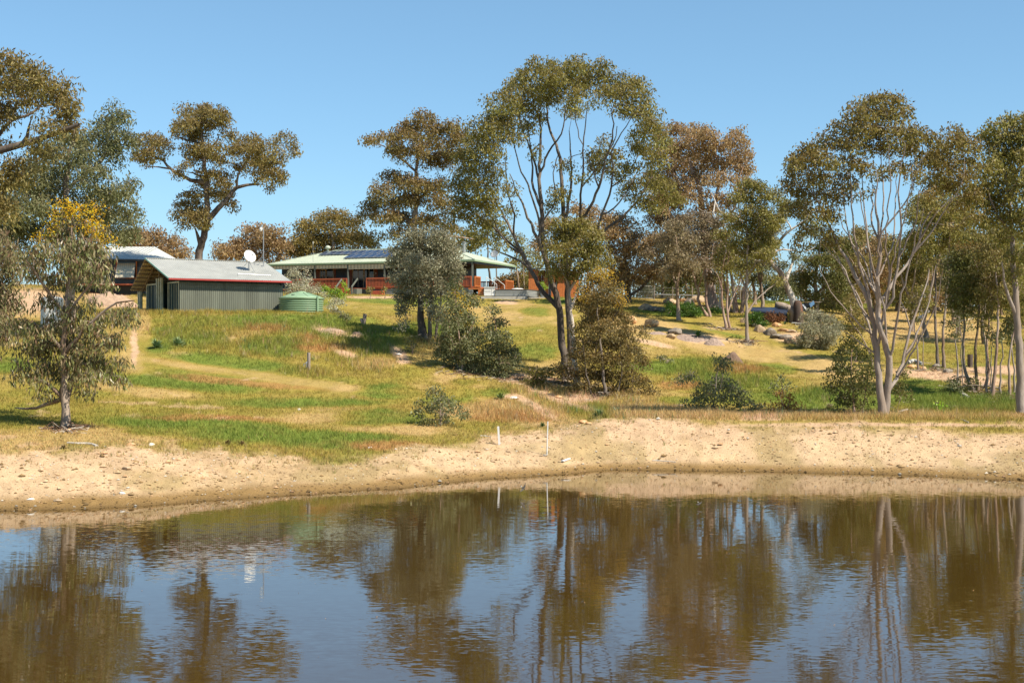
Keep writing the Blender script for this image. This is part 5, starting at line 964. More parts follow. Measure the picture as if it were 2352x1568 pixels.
k.build('roof_seams', greenroof, hroof)
k = M(); k.bar((5.2,6,RH+.03),(HL-5.2,6,RH+.03),.25,.06); k.bar((0,0,EH+.02),(5.2,6,RH+.03),.2,.05); k.bar((HL,0,EH-.07),(HL-5.2,6,RH+.03),.2,.05); k.build('ridge_cap', greenroof, hroof)
k = M(); k.box(-.12, HL+.12, -.14, 0, EH-.24, EH-.07); k.box(-.14, 0, 0, HB, EH-.22, EH-.07); k.build('gutter', mat('gutter_green', (.27,.36,.20), rough=.4, var=.06), hroof)
k = M(); k.box(.05, HL-.05, .02, .12, EH-.44, EH-.245); k.box(.02, .12, .13, HB, EH-.42, EH-.225); k.build('verandah_beam', darktrim, house)
VB = 2.4
k = M(); k.box(4.3, HL-.5, VB, HB-.4, GZ-.2, EH-.28); k.build('wall', wall_dark, house)
k = M(); k.box(.15, HL-.3, .15, VB-.003, EH-.32, EH-.25); k.box(.15, 4.297, VB, HB-.4, EH-.32, EH-.25); k.build('verandah_ceiling', darktrim, house)
k = M(); k.box(.1, HL-.2, -.05, VB-.004, FL-.14, FL); k.box(.1, 4.296, VB, HB-.5, FL-.14, FL); k.build('deck', redwood, house)
k = M(); k.corr((.12,-.02,GZ-.3), (HL-.4,0,0), (0,0,FL-.15-GZ+.3), amp=.001, pitch=.3); k.build('deck_skirt', mat('skirt_dark', (.07,.075,.075), var=.2), house)
k = M(); k.corr((.12,-.04,GZ-.3), (0,0,FL-.15-GZ+.3), (9.5,0,0), amp=.02, pitch=.15); k.build('corrugated_skirt', corrgrey, house)
# wall features, positions along the wall at b = VB
def wx(q): return ta(q, VB)
def window(q0, q1, z0, z1, panes=2, nm='window', frm=frame_tan, trans=False):
    a1, a0 = wx(q0), wx(q1); k = M(); w_ = .07
    k.box(a0, a0+w_, VB-.06, VB-.005, z0, z1); k.box(a1-w_, a1, VB-.06, VB-.005, z0, z1); k.box(a0+w_, a1-w_, VB-.058, VB-.005, z0, z0+w_); k.box(a0+w_, a1-w_, VB-.058, VB-.005, z1-w_, z1)
    for i in range(1, panes): x = a0+(a1-a0)*i/panes; k.box(x-.025, x+.025, VB-.055, VB-.005, z0+w_, z1-w_)
    if trans: k.box(a0+w_, a1-w_, VB-.052, VB-.005, z0+(z1-z0)*.55-.02, z0+(z1-z0)*.55+.02)
    f = k.build(nm, frm, house); k = M(); k.box(a0+w_, a1-w_, VB-.03, VB-.002, z0+w_, z1-w_); k.build('pane', glass, f); return f
window(672, 703, FL+.55, FL+2.15, 3, trans=True); window(735, 749, FL+.6, FL+2.1, 2, trans=True)
window(750, 767, FL+.02, FL+2.2, 1, 'door'); window(810, 836, FL+.02, FL+2.2, 2, 'sliding_door'); window(836.5, 860, FL+.75, FL+2.15, 2)
window(905, 930, FL+.6, FL+2.1, 2); window(960, 1000, FL+.6, FL+2.1, 3)
for q0, q1 in ((703.5,708),(723,734.5),(767.5,772),(803,809.5),(860.5,868)):
    k = M(); a1, a0 = wx(q0), wx(q1); k.box(a0+.002, a1-.002, VB-.045, VB-.002, FL, EH-.3); k.build('red_panel', brickred, house)
k = M(); k.box(wx(864)-.06, wx(864)+.06, VB-.06, VB-.046, FL+1.55, FL+1.63); k.build('house_plate', whitep, house)
# posts, with the roll-up blinds between them
pq = [724, 800, 884, 965, 1040]; pa = [ta(q, .1) for q in pq]
for a_ in [HL-.5]+pa+[.22]:
    k = M(); k.box(a_-.075, a_+.075, -.02, .13, FL-.9 if a_ > .3 else FL-.6, EH-.25); k.build('post', postpaint, house)
def blind(a0, a1, h):
    n = max(4, int(abs(a1-a0)/.18)); k = MB(); k.strips((HF(a0,-.02,EH-.30), HF(a1,-.02,EH-.30)), (HF(a0,-.02,EH-.46-h), HF(a1,-.02,EH-.46-h)), n, .02, (.342,.94,0)); o = k.build('blind', [cream, tanc], house)
    k = M(); k.box(a0, a1, -.05, .02, EH-.50-h, EH-.461-h); k.build('blind_bar', cream, o)
blind(pa[0]+.1, HL-.6, .14); blind(pa[1]+.1, pa[0]-.1, .16); blind(pa[2]+.1, pa[1]-.1, .28); blind(pa[3]+.1, pa[2]-.1, .2); blind(pa[4]+.1, pa[3]-.1, .2)
def railing(p, q, m, nm='railing', gap=.16, h=.95, skirt=True):
    """between two (a,b) points at deck level"""
    p = Vector((p[0],p[1],0)); q = Vector((q[0],q[1],0)); n = int((q-p).length/gap); k = M()
    k.bar(p+Vector((0,0,FL+h)), q+Vector((0,0,FL+h)), .12, .13); k.bar(p+Vector((0,0,FL+.06)), q+Vector((0,0,FL+.06)), .06, .09)
    k.bar(p+Vector((0,0,FL-.1)), p+Vector((0,0,FL+h+.02)), .10); k.bar(q+Vector((0,0,FL-.1)), q+Vector((0,0,FL+h+.02)), .10)
    r_ = k.build(nm, m, house); k = M()
    for i in range(n+1): x = p+(q-p)*(i/n); k.bar(x+Vector((0,0,FL-.08)), x+Vector((0,0,FL+h-.07)), .095, .03)
    k.build('balusters', m, r_)
railing((pa[1]+.1,-.1), (pa[0]+2.6,-.1), redwood); railing((ta(843),-.1), (pa[3],-.1), redwood); railing((pa[3]-.1,-.1), (.3,-.1), redwood)
railing((-.02,.1),(-.02,1.6), orangewood); railing((.1,9.3),(.1,11.6), orangewood); railing((.3,11.7),(4.2,11.7), orangewood)
k = M(); k.box(4.18, 4.28, 2.6, 4.2, FL, EH-.35); k.build('red_panel', brickred, house)
# front steps
s0, s1 = ta(820), ta(789)
k = M()
for i in range(4): k.box(s0-(.0 if i else .1), s1+(.0 if i else .1)+.02*i, -.12-.30*(4-i), -.121-.30*(3-i) if i < 3 else -.06, GZ-.3, GZ+.02+.225*(i+1)*.98)
k.build('steps', redwood, house)
for x in (s0-.12, s1+.12):
    k = M(); k.bar((x,-1.45,FL+.05),(x,-.1,FL+.95),.10,.13); k.bar((x,-1.45,GZ-.1),(x,-1.45,FL+.1),.14,.12); k.build('stair_rail', postpaint, house)
k = M(); k.box(s0-.62, s0-.20, -1.3, -.12, GZ-.2, FL-.1); k.build('stair_cheek', postpaint, house)
k = M()
for i in range(3): k.box(ta(885), ta(858), -.35-.22*(3-i), -.13-.22*(2-i)-.002, GZ-.2, GZ+.2*(i+1)+.02)
k.build('garden_step', redwood, house)
# roof things
def solar(a0, a1, b0, b1, n, lab):
    e = empty('solar_panels', HF((a0+a1)/2, (b0+b1)/2, zr(.5*(b0+b1))+.1), 0, lab, 'solar panels', None)
    fr = M(); ce = M(); w_ = (a1-a0)/n
    for i in range(n):
        x0 = a0+w_*i+.02; x1 = x0+w_-.04
        P = [(x0,b0,zr(b0)+.13),(x1,b0,zr(b0)+.13),(x1,b1,zr(b1)+.13),(x0,b1,zr(b1)+.13)]; fr.slab(P, .05)
        P = [(x0+.035,b0+.03,zr(b0+.03)+.136),(x1-.035,b0+.03,zr(b0+.03)+.136),(x1-.035,b1-.03,zr(b1-.03)+.136),(x0+.035,b1-.03,zr(b1-.03)+.136)]; ce.slab(P, .004)
    fr.build('frame', galv, e); ce.build('cells', cell, e)
    k = M(); k.box(a0, a1, b0+.3, b0+.35, zr(b0+.3)+.012, zr(b0+.3)+.085); k.box(a0, a1, b1-.35, b1-.3, zr(b1-.3)+.012, zr(b1-.35)+.085); k.build('rails', galv, e)
ua = ta(738, 4); ub = ta(905, 4); solar(ub, ua, 3.35, 5.1, 10, 'upper longer row of dark blue solar panels on the house roof')
ua = ta(796, 2.2); solar(ta(915,2.2), ua, 1.45, 3.2, 7, 'lower shorter row of dark blue solar panels on the house roof')
vx, vy, _ = HF(ta(753, 6), 6, 0); e = k = MB(); k.lathe((vx, vy, RH+.02), [(.12,-.1),(.12,.14),(.27,.16),(.31,.28),(.25,.42),(.12,.5),(.01,.52)], 18); tag(k.build('roof_vent', greenroof, smooth=True), 'round pale green ventilator on the roof ridge', 'roof vent')
cxp = HF(ta(1069, 5), 4.6, 0); k = MB(); k.bar((cxp[0],cxp[1],14.3),(cxp[0],cxp[1],15.75),.3,sides=12); k.bar((cxp[0],cxp[1],15.76),(cxp[0],cxp[1],15.85),.42,sides=12); k.build('chimney', corrgrey, hroof)
p = Vector(HF(ta(719, .3), .3, EH+.05)); e = empty('antenna', p, 0, 'thin whip antenna standing at the eave of the house', 'antenna')
k = MB(); k.bar(p, p+Vector((0,0,1.9)), .035, sides=6); k.build('rod', galv, e); k = MB(); k.bar(p+Vector((0,0,1.9)), p+Vector((0,0,2.15)), .07, sides=8); k.build('tip', whitep, e)
p = Vector(HF(-.0+.9, 8.2, EH+.15)); dish('satellite_dish', 'small grey dish on the right end of the house roof', p, R(-15), R(35), .48, .75, galv, galv, legs=False)
# side steps, spa step box, raised bed
def onD(qx, D): return ((qx-CX)/F*D)
def wz(qy, D): return H-(qy-YH)/F*D
Dp = 140.0
e = empty('handrail', (onD(1125,Dp), Dp+1, FL), 0, 'pair of white tubular handrails beside the white box', 'handrail')
for q0, q1, z0, z1, dy in ((1117,1141,636,653,1.2),(1136,1159,637,655,2.6)):
    D_r = Dp+dy; k = MB(); a_ = (onD(q0,D_r), D_r, wz(z0,D_r)); b_ = (onD(q1,D_r), D_r, wz(z1,D_r))
    k.bar(a_, b_, .06, sides=8); k.bar(a_, (a_[0],a_[1],wz(657,D_r)), .06, sides=8); k.bar(b_, (b_[0],b_[1],wz(664,D_r)), .06, sides=8); k.build('rail', whitep, e)
def prism(poly, z0, z1, m, nm, par=None, label=None, cat=None):
    k = MB(); k.slab([(x, y, z1) for x, y in poly], z1-z0); o = k.build(nm, m, par)
    if label: tag(o, label, cat)
    return o
gx0, gx1 = onD(1138,138.5), onD(1209,138.5); gx2 = onD(1238,141.5)
bed = empty('raised_bed', ((gx0+gx1)/2, 139.5, 10.2), 0, 'long grey corrugated raised garden bed with a dark top edge', 'garden bed')
z0, z1 = wz(680,138.5), wz(665,138.5)
k = MB(); k.corr((gx0,138.5,z0), (0,0,z1-z0), (gx1-gx0,0,0), amp=.02, pitch=.12); k.corr((gx1,138.5,z0), (0,0,z1-z0), (gx2-gx1,3.0,0), amp=.02, pitch=.12); k.build('side', corrgrey, bed)
prism([(gx0,138.53),(gx1-.03,138.53),(gx2-.05,141.5),(gx0,141.5)], z0, z1-.05, mat('garden_soil', (.10,.07,.045), rough=.95, var=.3), 'soil', bed)
k = MB(); k.bar((gx0-.05,138.5,z1+.02),(gx1,138.5,z1+.02),.10,.06); k.bar((gx1,138.5,z1+.021),(gx2,141.5,z1+.021),.10,.06); k.build('rim', mat('rim_wood', (.16,.10,.07), var=.2), bed)
k = MB(); k.box(gx0-1.4, gx1+.1, 138.1, 142, wz(690,138), wz(680.5,138)); k.box(gx1+.102, gx2+.5, 139.4, 142, wz(690,138), wz(681,138)); tag(k.build('concrete_slab', concrete), 'pale concrete slab under the raised bed and the white box', 'slab')
e = empty('step_box', (onD(1125,138.6), 138.8, 10.3), 0, 'white plastic storage box left of the raised bed', 'box')
x0, x1 = onD(1112,138.6), onD(1137,138.6)
k = MB(); k.box(x0, x1, 138.6, 139.8, wz(679,138.6), wz(661.5,138.6)); k.build('body', whitep, e)
k = MB(); k.box(x0-.04, x1+.04, 138.55, 139.85, wz(661,138.6), wz(659,138.6)); k.box(x0+.08, x1-.4, 138.57, 138.598, wz(668.5,138.6), wz(668,138.6)); k.box(x1-.3, x1-.25, 138.57, 138.598, wz(678,138.6), wz(662,138.6)); k.build('lid', whitep, e)
k = MB(); x0, x1 = onD(1098,139), onD(1111,139); k.box(x0, x1, 139.0, 140, wz(678,139), wz(664.5,139)); o = k.build('planter_box', orangewood); tag(o, 'orange timber box at the corner of the verandah', 'planter box')
k = MB(); k.box(onD(1076,139), x1+.02, 138.98, 140.02, wz(664,139), wz(661.5,139)); k.build('planter_rim', orangewood, o)
for i, (qx_, dy, w_, lb) in enumerate(((1186,.9,.5,'white cushion-like bundle on the raised bed'),(1196,1.3,.3,'smaller pale bundle right of the white one on the raised bed'))):
    k = MB(); k.lathe((onD(qx_,139+dy), 139+dy, z1-.04), [(.01,0),(w_,.03),(w_*1.05,.12),(w_*.8,.2),(.01,.24)], 14); tag(k.build('bundle', whitep, smooth=True), lb, 'bundle')
# pot plant and timber shed
px = onD(1247, 141); gz_ = wz(680, 141)
k = MB(); k.lathe((px,141,gz_-.2), [(.01,0),(.2,0),(.28,.42),(.31,.43),(.31,.5),(.25,.5),(.01,.46)], 16); tag(k.build('plant_pot', corrgrey), 'grey plant pot with a lime bush beside the timber screens', 'plant pot')
shrub('garden_bush', 'lime green potted bush left of the orange timber shed', 1247, 676, [(1243,652,8,8),(1250,660,8,8)], lime, 160, rc=.2, cov=1.3, D=141, L=.12)
sd = empty('timber_shed', (onD(1262,143), 143, 10.0), 0, 'open orange timber shed behind the trunks of the largest gum', 'timber shed')
Ds = 143
def panel(q0, q1, y0, y1, dy=0, m=orangewood, nm='wall_panel', th=.12):
    n = max(1, int((onD(q1,Ds)-onD(q0,Ds))/.18)); k = MB(); X0, X1 = onD(q0,Ds), onD(q1,Ds)
    for i in range(n): a = X0+(X1-X0)*i/n; k.box(a+.006, a+(X1-X0)/n-.006, Ds+dy-(.01 if i % 2 else 0), Ds+dy+th, wz(y1,Ds), wz(y0,Ds))
    k.build(nm, m, sd)
panel(1214, 1237, 619, 684); panel(1249, 1260, 634, 684, .3); panel(1266, 1274, 625, 686, -.2); panel(1280, 1330, 622, 688, .2)
panel(1237, 1330, 618, 684, 2.6, m=brickred)
k = MB(); k.slab([(onD(1214,Ds)-.2,Ds-.4,wz(617,Ds)),(onD(1330,Ds),Ds-.4,wz(617,Ds)),(onD(1330,Ds),Ds+3,wz(612,Ds)),(onD(1214,Ds)-.2,Ds+3,wz(612,Ds))], .08); k.build('roof', darktrim, sd)

# ------------------------------------------------------------------ grey roofed house at the left
LD = 126.0
def LX(q, D=LD): return (q-CX)/F*D
def LZ(y, D=LD): return H-(y-YH)/F*D
h2 = empty('grey_roofed_house', (LX(290), LD+4, LZ(655)), 0, 'house with pale grey metal roof and cream awning half hidden by the trees at left', 'house')
x0, x1 = LX(150), LX(331); zt = LZ(594); zbm = LZ(662)
k = MB(); k.box(x0, x1, LD+.5, LD+9, zbm-1.5, LZ(612)); lw = k.build('lower_wall', mat('grey_weatherboard', (.12,.13,.12), var=.15), h2)
k = MB(); k.box(x0+.01, x1-.01, LD+.52, LD+9.02, LZ(612), zt); k.build('wall', wall_dark, h2)
k = MB()
for i in range(9): z_ = LZ(614+i*4.6); k.box(x0, x1, LD+.44, LD+.499, z_-.09, z_)
k.build('weatherboards', mat('grey_boards', (.16,.17,.15), var=.15), h2)
rz1 = LZ(567, LD+5.5)
k = MB(); rl = LX(100); e0, e1 = (LX(402, LD+3), LD-.1, LZ(597)), None
k.slab([(LX(120),LD-.3,zt+.05),(x1+.5,LD-.3,LZ(598)),(LX(356,LD+5.5),LD+5.5,rz1),(LX(130),LD+5.5,rz1+.05)], .1)
k.slab([(x1+.5,LD-.3,LZ(598)),(LX(408,LD+3.5),LD+3.5,LZ(596,LD+3.5)),(LX(356,LD+5.5),LD+5.5,rz1)], .1)
k.slab([(LX(408,LD+3.5),LD+3.5,LZ(596,LD+3.5)),(LX(408,LD+11),LD+11,LZ(600,LD+11)),(LX(130),LD+11,LZ(600,LD+11)),(LX(130),LD+5.5,rz1+.05),(LX(356,LD+5.5),LD+5.5,rz1)], .1)
rf = k.build('roof', greyroof, h2)
k = MB()
for i in range(22):
    x = LX(150)+i*.34
    if x < x1-.3: k.bar((x,LD-.26,zt+.065),(min(x+.45, LX(352)),LD+5.3,rz1+.01),.04,.03)
k.build('roof_seams', greyroof, rf)
k = MB(); k.bar((LX(120),LD-.38,zt-.02),(x1+.5,LD-.38,LZ(598.5)),.14,.16); k.build('gutter', darktrim, rf)
k = MB(); k.box(x1+.002, LX(402,LD+3.5), LD+3.6, LD+9, zbm-1, LZ(600)); k.build('side_wall', wall_dark, h2)
# awning window
wf = MB(); a0, a1 = LX(264), LX(312); wf.box(a0-.02, a0+.10, LD+.36, LD+.438, LZ(640), LZ(600)); wf.box(a1-.1, a1, LD+.36, LD+.438, LZ(640), LZ(600)); wf.box(a0+.1, a1-.1, LD+.36, LD+.438, LZ(640), LZ(637)); wfo = wf.build('window', orangewood, h2)
k = MB(); k.box(a0+.1, a1-.1, LD+.40, LD+.437, LZ(637), LZ(600)); k.build('pane', glass, wfo)
n = 18; A0, A1, Bx0, Bx1 = LX(267), LX(309), LX(273), LX(316); ztop, zbot = LZ(604), LZ(638,LD-.7)
k = MB(); k.strips(((A0,LD+.3,ztop),(A1,LD+.3,ztop)), ((Bx0,LD-1.25,zbot),(Bx1,LD-1.25,zbot)), n, .02, (0,-.8,.6)); k.build('awning', [cream, mat('pale_canvas', (.54,.47,.34), var=.05)], h2)
k = MB(); k.box(LX(150), LX(345), LD-1.6, LD+.43, LZ(655,LD-1), LZ(652,LD-1)); k.build('deck', redwood, h2)
k = MB(); k.bar((LX(150),LD-1.6,LZ(640,LD-1)),(LX(300),LD-1.6,LZ(640,LD-1)),.06,.06)
for i in range(12): x = LX(150)+i*.53; k.bar((x,LD-1.6,LZ(652,LD-1)),(x,LD-1.6,LZ(640,LD-1)),.03)
k.build('railing', darktrim, h2)
k = MB(); k.lathe((LX(120,96), 96, ground(LX(120,96),96)-.1), [(.01,0),(.75,0),(.75,2.0),(.6,2.15),(.01,2.25)], 20)
tag(k.build('gas_cylinder' if False else 'white_tank', whitep, smooth=False), 'small white tank glimpsed behind the orange-blossomed young tree', 'tank')
# ------------------------------------------------------------------ rocks, logs, posts, sticks
def rockmat(name, a, b_, c):
    m, t, b = new_mat(name); L = t.links.new; tc = nd(t, 'ShaderNodeTexCoord')
    n = nd(t, 'ShaderNodeTexNoise', Scale=3.0, Detail=9.0, Roughness=.65); L(tc.outputs['Object'], n.inputs['Vector'])
    r = ramp(t, [(.32, c), (.48, a), (.66, b_)]); L(n.outputs[0], r.inputs[0]); L(r.outputs[0], b.inputs['Base Color']); b.inputs['Roughness'].default_value = .9; b.inputs['Specular IOR Level'].default_value = .2
    bu = nd(t, 'ShaderNodeBump', Strength=.8, Distance=.05); L(n.outputs[0], bu.inputs['Height']); L(bu.outputs[0], b.inputs['Normal']); return m
r_tan = rockmat('tan_rock', (.36,.255,.155), (.48,.36,.23), (.22,.15,.09)); r_org = rockmat('orange_rock', (.52,.28,.12), (.62,.42,.24), (.30,.14,.06)); r_grey = rockmat('grey_rock', (.20,.165,.13), (.32,.27,.21), (.12,.10,.08)); r_wht = rockmat('quartz_rock', (.66,.60,.50), (.78,.74,.66), (.45,.36,.25))
def rock(label, qx, qy, r, m, flat=.7, seed=0, name='boulder', dy=0, group=None, elong=1.2):
    """r is the half width in reference pixels"""
    p = gp(qx, qy); r *= 1.28 if qy < 880 else 1.1; s = r/F*p.y; rr = random.Random(seed*7+int(qx)); bm = bmesh.new(); bmesh.ops.create_icosphere(bm, subdivisions=3, radius=1)
    cuts = [(Vector((rr.gauss(0,1), rr.gauss(0,1), rr.gauss(0,.8))).normalized(), rr.uniform(.55,.85)) for _ in range(9)]
    for v in bm.verts:
        for n, d in cuts:
            o = v.co.dot(n)-d
            if o > 0: v.co -= n*o*.85
        v.co *= 1+.06*math.sin(v.co.x*7+seed)*math.cos(v.co.y*6)
    rz = rr.uniform(-.5, .5); M4 = Matrix.Rotation(rz, 4, 'Z') @ Matrix.Diagonal((s*elong*.9, s*.8, s*flat, 1)); bm.transform(M4)
    me = bpy.data.meshes.new(name); bm.to_mesh(me); bm.free(); me.materials.append(m); o = link_mesh(name, me); o.location = p+Vector((0, s*.3, s*flat*.45)); tag(o, label, 'rock', group); return o
R_ = [('orange boulder half hidden by the orange-crowned sapling',1449,742,11,r_org,.8),('pink-tan pointed boulder above the orange one',1482,712,13,r_tan,.6),('brown slab leaning right of the pink-tan pointed boulder',1502,715,12,r_grey,.55),
 ('shadowed rounded boulder at the left end of the creeping bushes',1520,716,10,r_grey,.7),('pale grey-topped boulder behind the creeping bushes',1540,698,13,r_tan,.55),('flat pinkish boulder on the crest of the rock bed',1564,692,9,r_org,.5),('mottled upright boulder among the creeping bushes',1583,703,10,r_grey,1.0),
 ('small round brown boulder at the foot of the creeping bushes',1539,722,5,r_tan,.9),('large orange-tan boulder on the lawn with a strappy plant behind',1497,750,15,r_org,.7),('dark shaded boulder on the lawn bed',1553,768,14,r_grey,.6),('small tan boulder in front of the dark shaded one',1542,778,8,r_tan,.8),
 ('broad pale boulder behind the forked gum',1605,694,14,r_tan,.6),('low dark boulder under the right creeping bush',1583,727,12,r_grey,.5),
 ('upright brown boulder just right of the slender gum',1709,742,6,r_tan,1.1),('large brown boulder first in the rock garden edge',1746,763,13,r_tan,.7),('rounded brown boulder second in the rock garden edge',1770,771,15,r_grey,.7),('orange upper stone of the rock stack by the shelter',1783,741,7,r_org,.7),
 ('tan middle stone of the rock stack by the shelter',1787,751,10,r_org,.6),('tan lower stone of the rock stack by the shelter',1800,762,9,r_org,.6),('flat grey stone below the rounded brown boulder',1784,777,14,r_grey,.4),('pale grey elongated stone at the rock garden foot',1806,779,12,r_grey,.5),
 ('rough brown stone beside the silvery shrub',1814,789,11,r_tan,.6),('flat tan stone behind the strappy clumps of the rock garden',1818,764,12,r_tan,.4),
 ('dark stone left of the slender gum by the rock garden',1736,750,7,r_grey,.7),
 ('pale rock at the top of the eroded gully',1180,916,10,r_wht,.4),('yellowish rock in the middle of the eroded gully',1283,914,8,r_org,.5),('orange split rock lying left of the bank corner',1340,972,9,r_org,.6),('orange slab rock touching the split rock',1352,974,7,r_org,.5),('grey flat rock under the row of shrubs',1560,935,12,r_grey,.4),
 ('pale grey rock at the end of the log line',2153,845,8,r_grey,.7),('rusty stone below the log line',2118,850,9,r_org,.5),('brown stone left in the log line',2095,845,9,r_org,.5),('grey-brown stone right of the log line',2178,855,9,r_grey,.5),('low stone under the slim gums',2215,868,9,r_grey,.4),
 ('flat tan block half buried in the left gravel bank',292,1080,11,r_tan,.5),('orange brick-like stone at the grass edge on the left bank',300,1023,10,r_org,.4),('white stone pair at the grass edge on the left bank',348,1023,6,r_wht,.6),('tan stone just below the young orange-topped tree',158,990,11,r_org,.35),
 ('white quartz stone on the mown grass in the middle',687,942,4,r_wht,.7),('white stone at the edge of the brown grass near the water bend',850,1030,5,r_wht,.5),('pale wedge-shaped stone on the wet margin at left',280,1135,7,r_wht,.5),('flat pale stone on the wet margin at far left',70,1148,8,r_wht,.35),('cracked flat stones on the wet margin',130,1153,11,r_tan,.3),('stone at the foot of the taller white stake',1252,1048,6,r_grey,.5),('stone on the bare scar in the mound beside the grey gum',915,816,6,r_wht,.4),
 ('pink-tan stone half sunk in the bare soil scar on the mound',762,767,7,r_tan,.35),('flat stone on the shoreline right of the white plank',1372,1064,5,r_tan,.4)]
for i, (lb, x, y, r, m, fl) in enumerate(R_): rock(lb, x, y, r, m, fl, seed=i, name='boulder' if r > 8 else 'stone', elong=1.25)
# heaps of soil and clippings
def heap(label, qx, qy, rx, h, m, name='soil_heap', seed=1):
    p = gp(qx, qy); sx = rx/F*p.y; n = 40; V = []; Fc = []
    for i in range(n+1):
        for j in range(n+1):
            u, v = i/n*2-1, j/n*2-1; d = math.hypot(u, v); X = p.x+u*sx; Y = p.y+1+v*sx*.7; g = float(ground(X, Y))
            z = g-.06+max(0, 1-d*d)*h*(.55+.9*float(fbm((X+seed)*1.6, Y*1.6, 4, seed)))+.03*float(vnoise(X*9, Y*9, seed)); V.append((X, Y, z if d < 1 else g-.15))
    for i in range(n):
        for j in range(n): a = i*(n+1)+j; Fc.append([a, a+n+1, a+n+2, a+1])
    k = MB(); k.add(V, Fc); tag(k.build(name, m, smooth=True), label, 'heap')
soil = mat('brown_soil', (.19,.12,.08), rough=.95, var=.45, scale=7, bump=.06); mulch = mat('pinkish_mulch', (.36,.26,.20), rough=.95, var=.4, scale=8, bump=.05); clay = mat('pink_clay', (.44,.30,.20), rough=.95, var=.2, scale=5, bump=.05)
heap('brown soil heap behind the straggling sapling', 1685, 838, 30, .75, soil, seed=2); heap('long low heap of pinkish mulch on the lawn', 1595, 786, 42, .28, mulch, seed=3); heap('rounded greyish mulch heap right of the long one', 1645, 797, 26, .45, mulch, seed=4)
heap('low mulch heap left of the shaded boulder', 1512, 773, 28, .18, mulch, seed=5); heap('pinkish earth bank below the grey roofed house', 250, 702, 62, .9, clay, seed=6, name='earth_bank'); heap('pink clay spoil on the crest of the green mound', 762, 768, 34, .28, clay, seed=7); heap('smaller clay spoil right of the long scar', 818, 774, 16, .22, clay, seed=8)
# strappy plants
def strappy(label, qx, qy, r, m, n=60, trunk=0, seed=1, name='strappy_plant'):
    p = gp(qx, qy); s = r/F*p.y; rr = random.Random(seed); root = empty(name, p, 0, label, 'plant'); c = p+Vector((0,0,trunk)); V = []; Fc = []
    if trunk: k = MB(); k.bar(p-Vector((0,0,.1)), c, .09, sides=8); k.build('stem', bk_brown, root)
    for i in range(n):
        a = rr.uniform(0, 2*math.pi); e = rr.uniform(.15, 1.35); L_ = s*rr.uniform(.8, 1.2); d = Vector((math.cos(a)*math.cos(e), math.sin(a)*math.cos(e), math.sin(e))); sd_ = Vector((-math.sin(a), math.cos(a), 0))*s*.045
        q1 = c+d*L_*.6; q2 = c+d*L_-Vector((0,0,L_*.16)); b0 = len(V); V += [c-sd_*.6, c+sd_*.6, q1+sd_, q1-sd_, q2]; Fc += [[b0,b0+1,b0+2,b0+3],[b0+3,b0+2,b0+4]]
    k = MB(); k.V = V; k.Fc = Fc; k.build('leaves', m, root)
strm = mat('strap_leaf', (.20,.30,.06), rough=.5, var=.3); strd = mat('dark_strap_leaf', (.06,.14,.03), rough=.5, var=.3)
strappy('strappy green plant behind the large orange-tan boulder', 1495, 742, 11, strm, seed=1); strappy('spiky dense cordyline on the lawn right of the shaded boulder', 1603, 779, 17, strd, 110, trunk=.25, seed=2)
strappy('bright spiky cordyline on a stem in front of the dark shelter', 1820, 741, 15, mat('yellow_strap_leaf', (.42,.46,.08), rough=.5, var=.2), 46, trunk=.7, seed=3); strappy('low green strappy clump between the rock garden stones', 1790, 773, 9, strd, 60, seed=4); strappy('strappy green clump at the foot of the rock garden', 1813, 775, 10, strd, 60, seed=5)
strappy('dark strappy plant in the shade of the shelter', 1803, 745, 9, strd, 50, seed=6); strappy('green rush tuft behind the taller white stake', 1246, 980, 13, strd, 90, seed=7, name='rush_tuft')
for i, (x, y, r, lb) in enumerate([(145,1030,12,'brown tuft at the gravel edge under the young tree'),(523,1020,14,'tall brown tuft, left of the pair at the mown edge'),(556,1022,13,'tall brown tuft, right of the pair at the mown edge'),(1560,955,14,'dry grass tussock under the row of shrubs'),(1905,940,18,'straw-coloured grass tussock left of the dark sapling'),(1375,960,26,'large green tussock above the bank corner'),(1415,950,20,'grey-green tussock right of the large one'),(1150,918,20,'green tussock on the lip of the eroded gully'),(360,800,26,'tall blue-green tussock at the left foot of the mound'),(410,795,26,'second tall blue-green tussock right beside the first on the mound')]):
    strappy(lb, x, y, r, mat('tussock_%d' % i, [(.30,.20,.08),(.28,.18,.07),(.30,.20,.08),(.38,.30,.15),(.45,.38,.2),(.16,.22,.07),(.24,.27,.14),(.18,.25,.07),(.22,.31,.13),(.24,.32,.14)][i], var=.3), 120, seed=20+i, name='grass_tussock')
# logs, sticks and fallen branches
def log(label, pts, r0, r1, m, name='fallen_branch', cat='branch', lift=0, D=None, sides=8):
    P = []
    for x, y in pts:
        g = gp(x, y); P.append((g.x, g.y, g.z+r0*.5+lift))
    v, q = tube(smooth_path(P, .15), np.linspace(r0, r1, len(smooth_path(P, .15))), sides); n = len(v); v = np.vstack([v, v[:sides].mean(0), v[-sides:].mean(0)])
    me = bpy.data.meshes.new(name); fs = [list(map(int, f)) for f in q.reshape(-1, 4)]+[[i, (i+1) % sides, n][::-1] for i in range(sides)]+[[n-sides+i, n-sides+(i+1) % sides, n+1] for i in range(sides)]
    me.from_pydata([tuple(a) for a in v], [], fs); me.materials.append(m); me.update(); tag(link_mesh(name, me), label, cat)
bleach = mat('bleached_wood', (.60,.54,.46), rough=.8, var=.2, scale=6)
log('bleached stick lying at the top of the left gravel bank', [(155,1018),(180,1020),(205,1021),(222,1026)], .04, .07, bleach, 'driftwood_stick', 'stick')
log('small grey log at the right of the bank beside a rock', [(2085,836),(2100,832),(2118,838)], .16, .14, bleach, 'log', 'log')
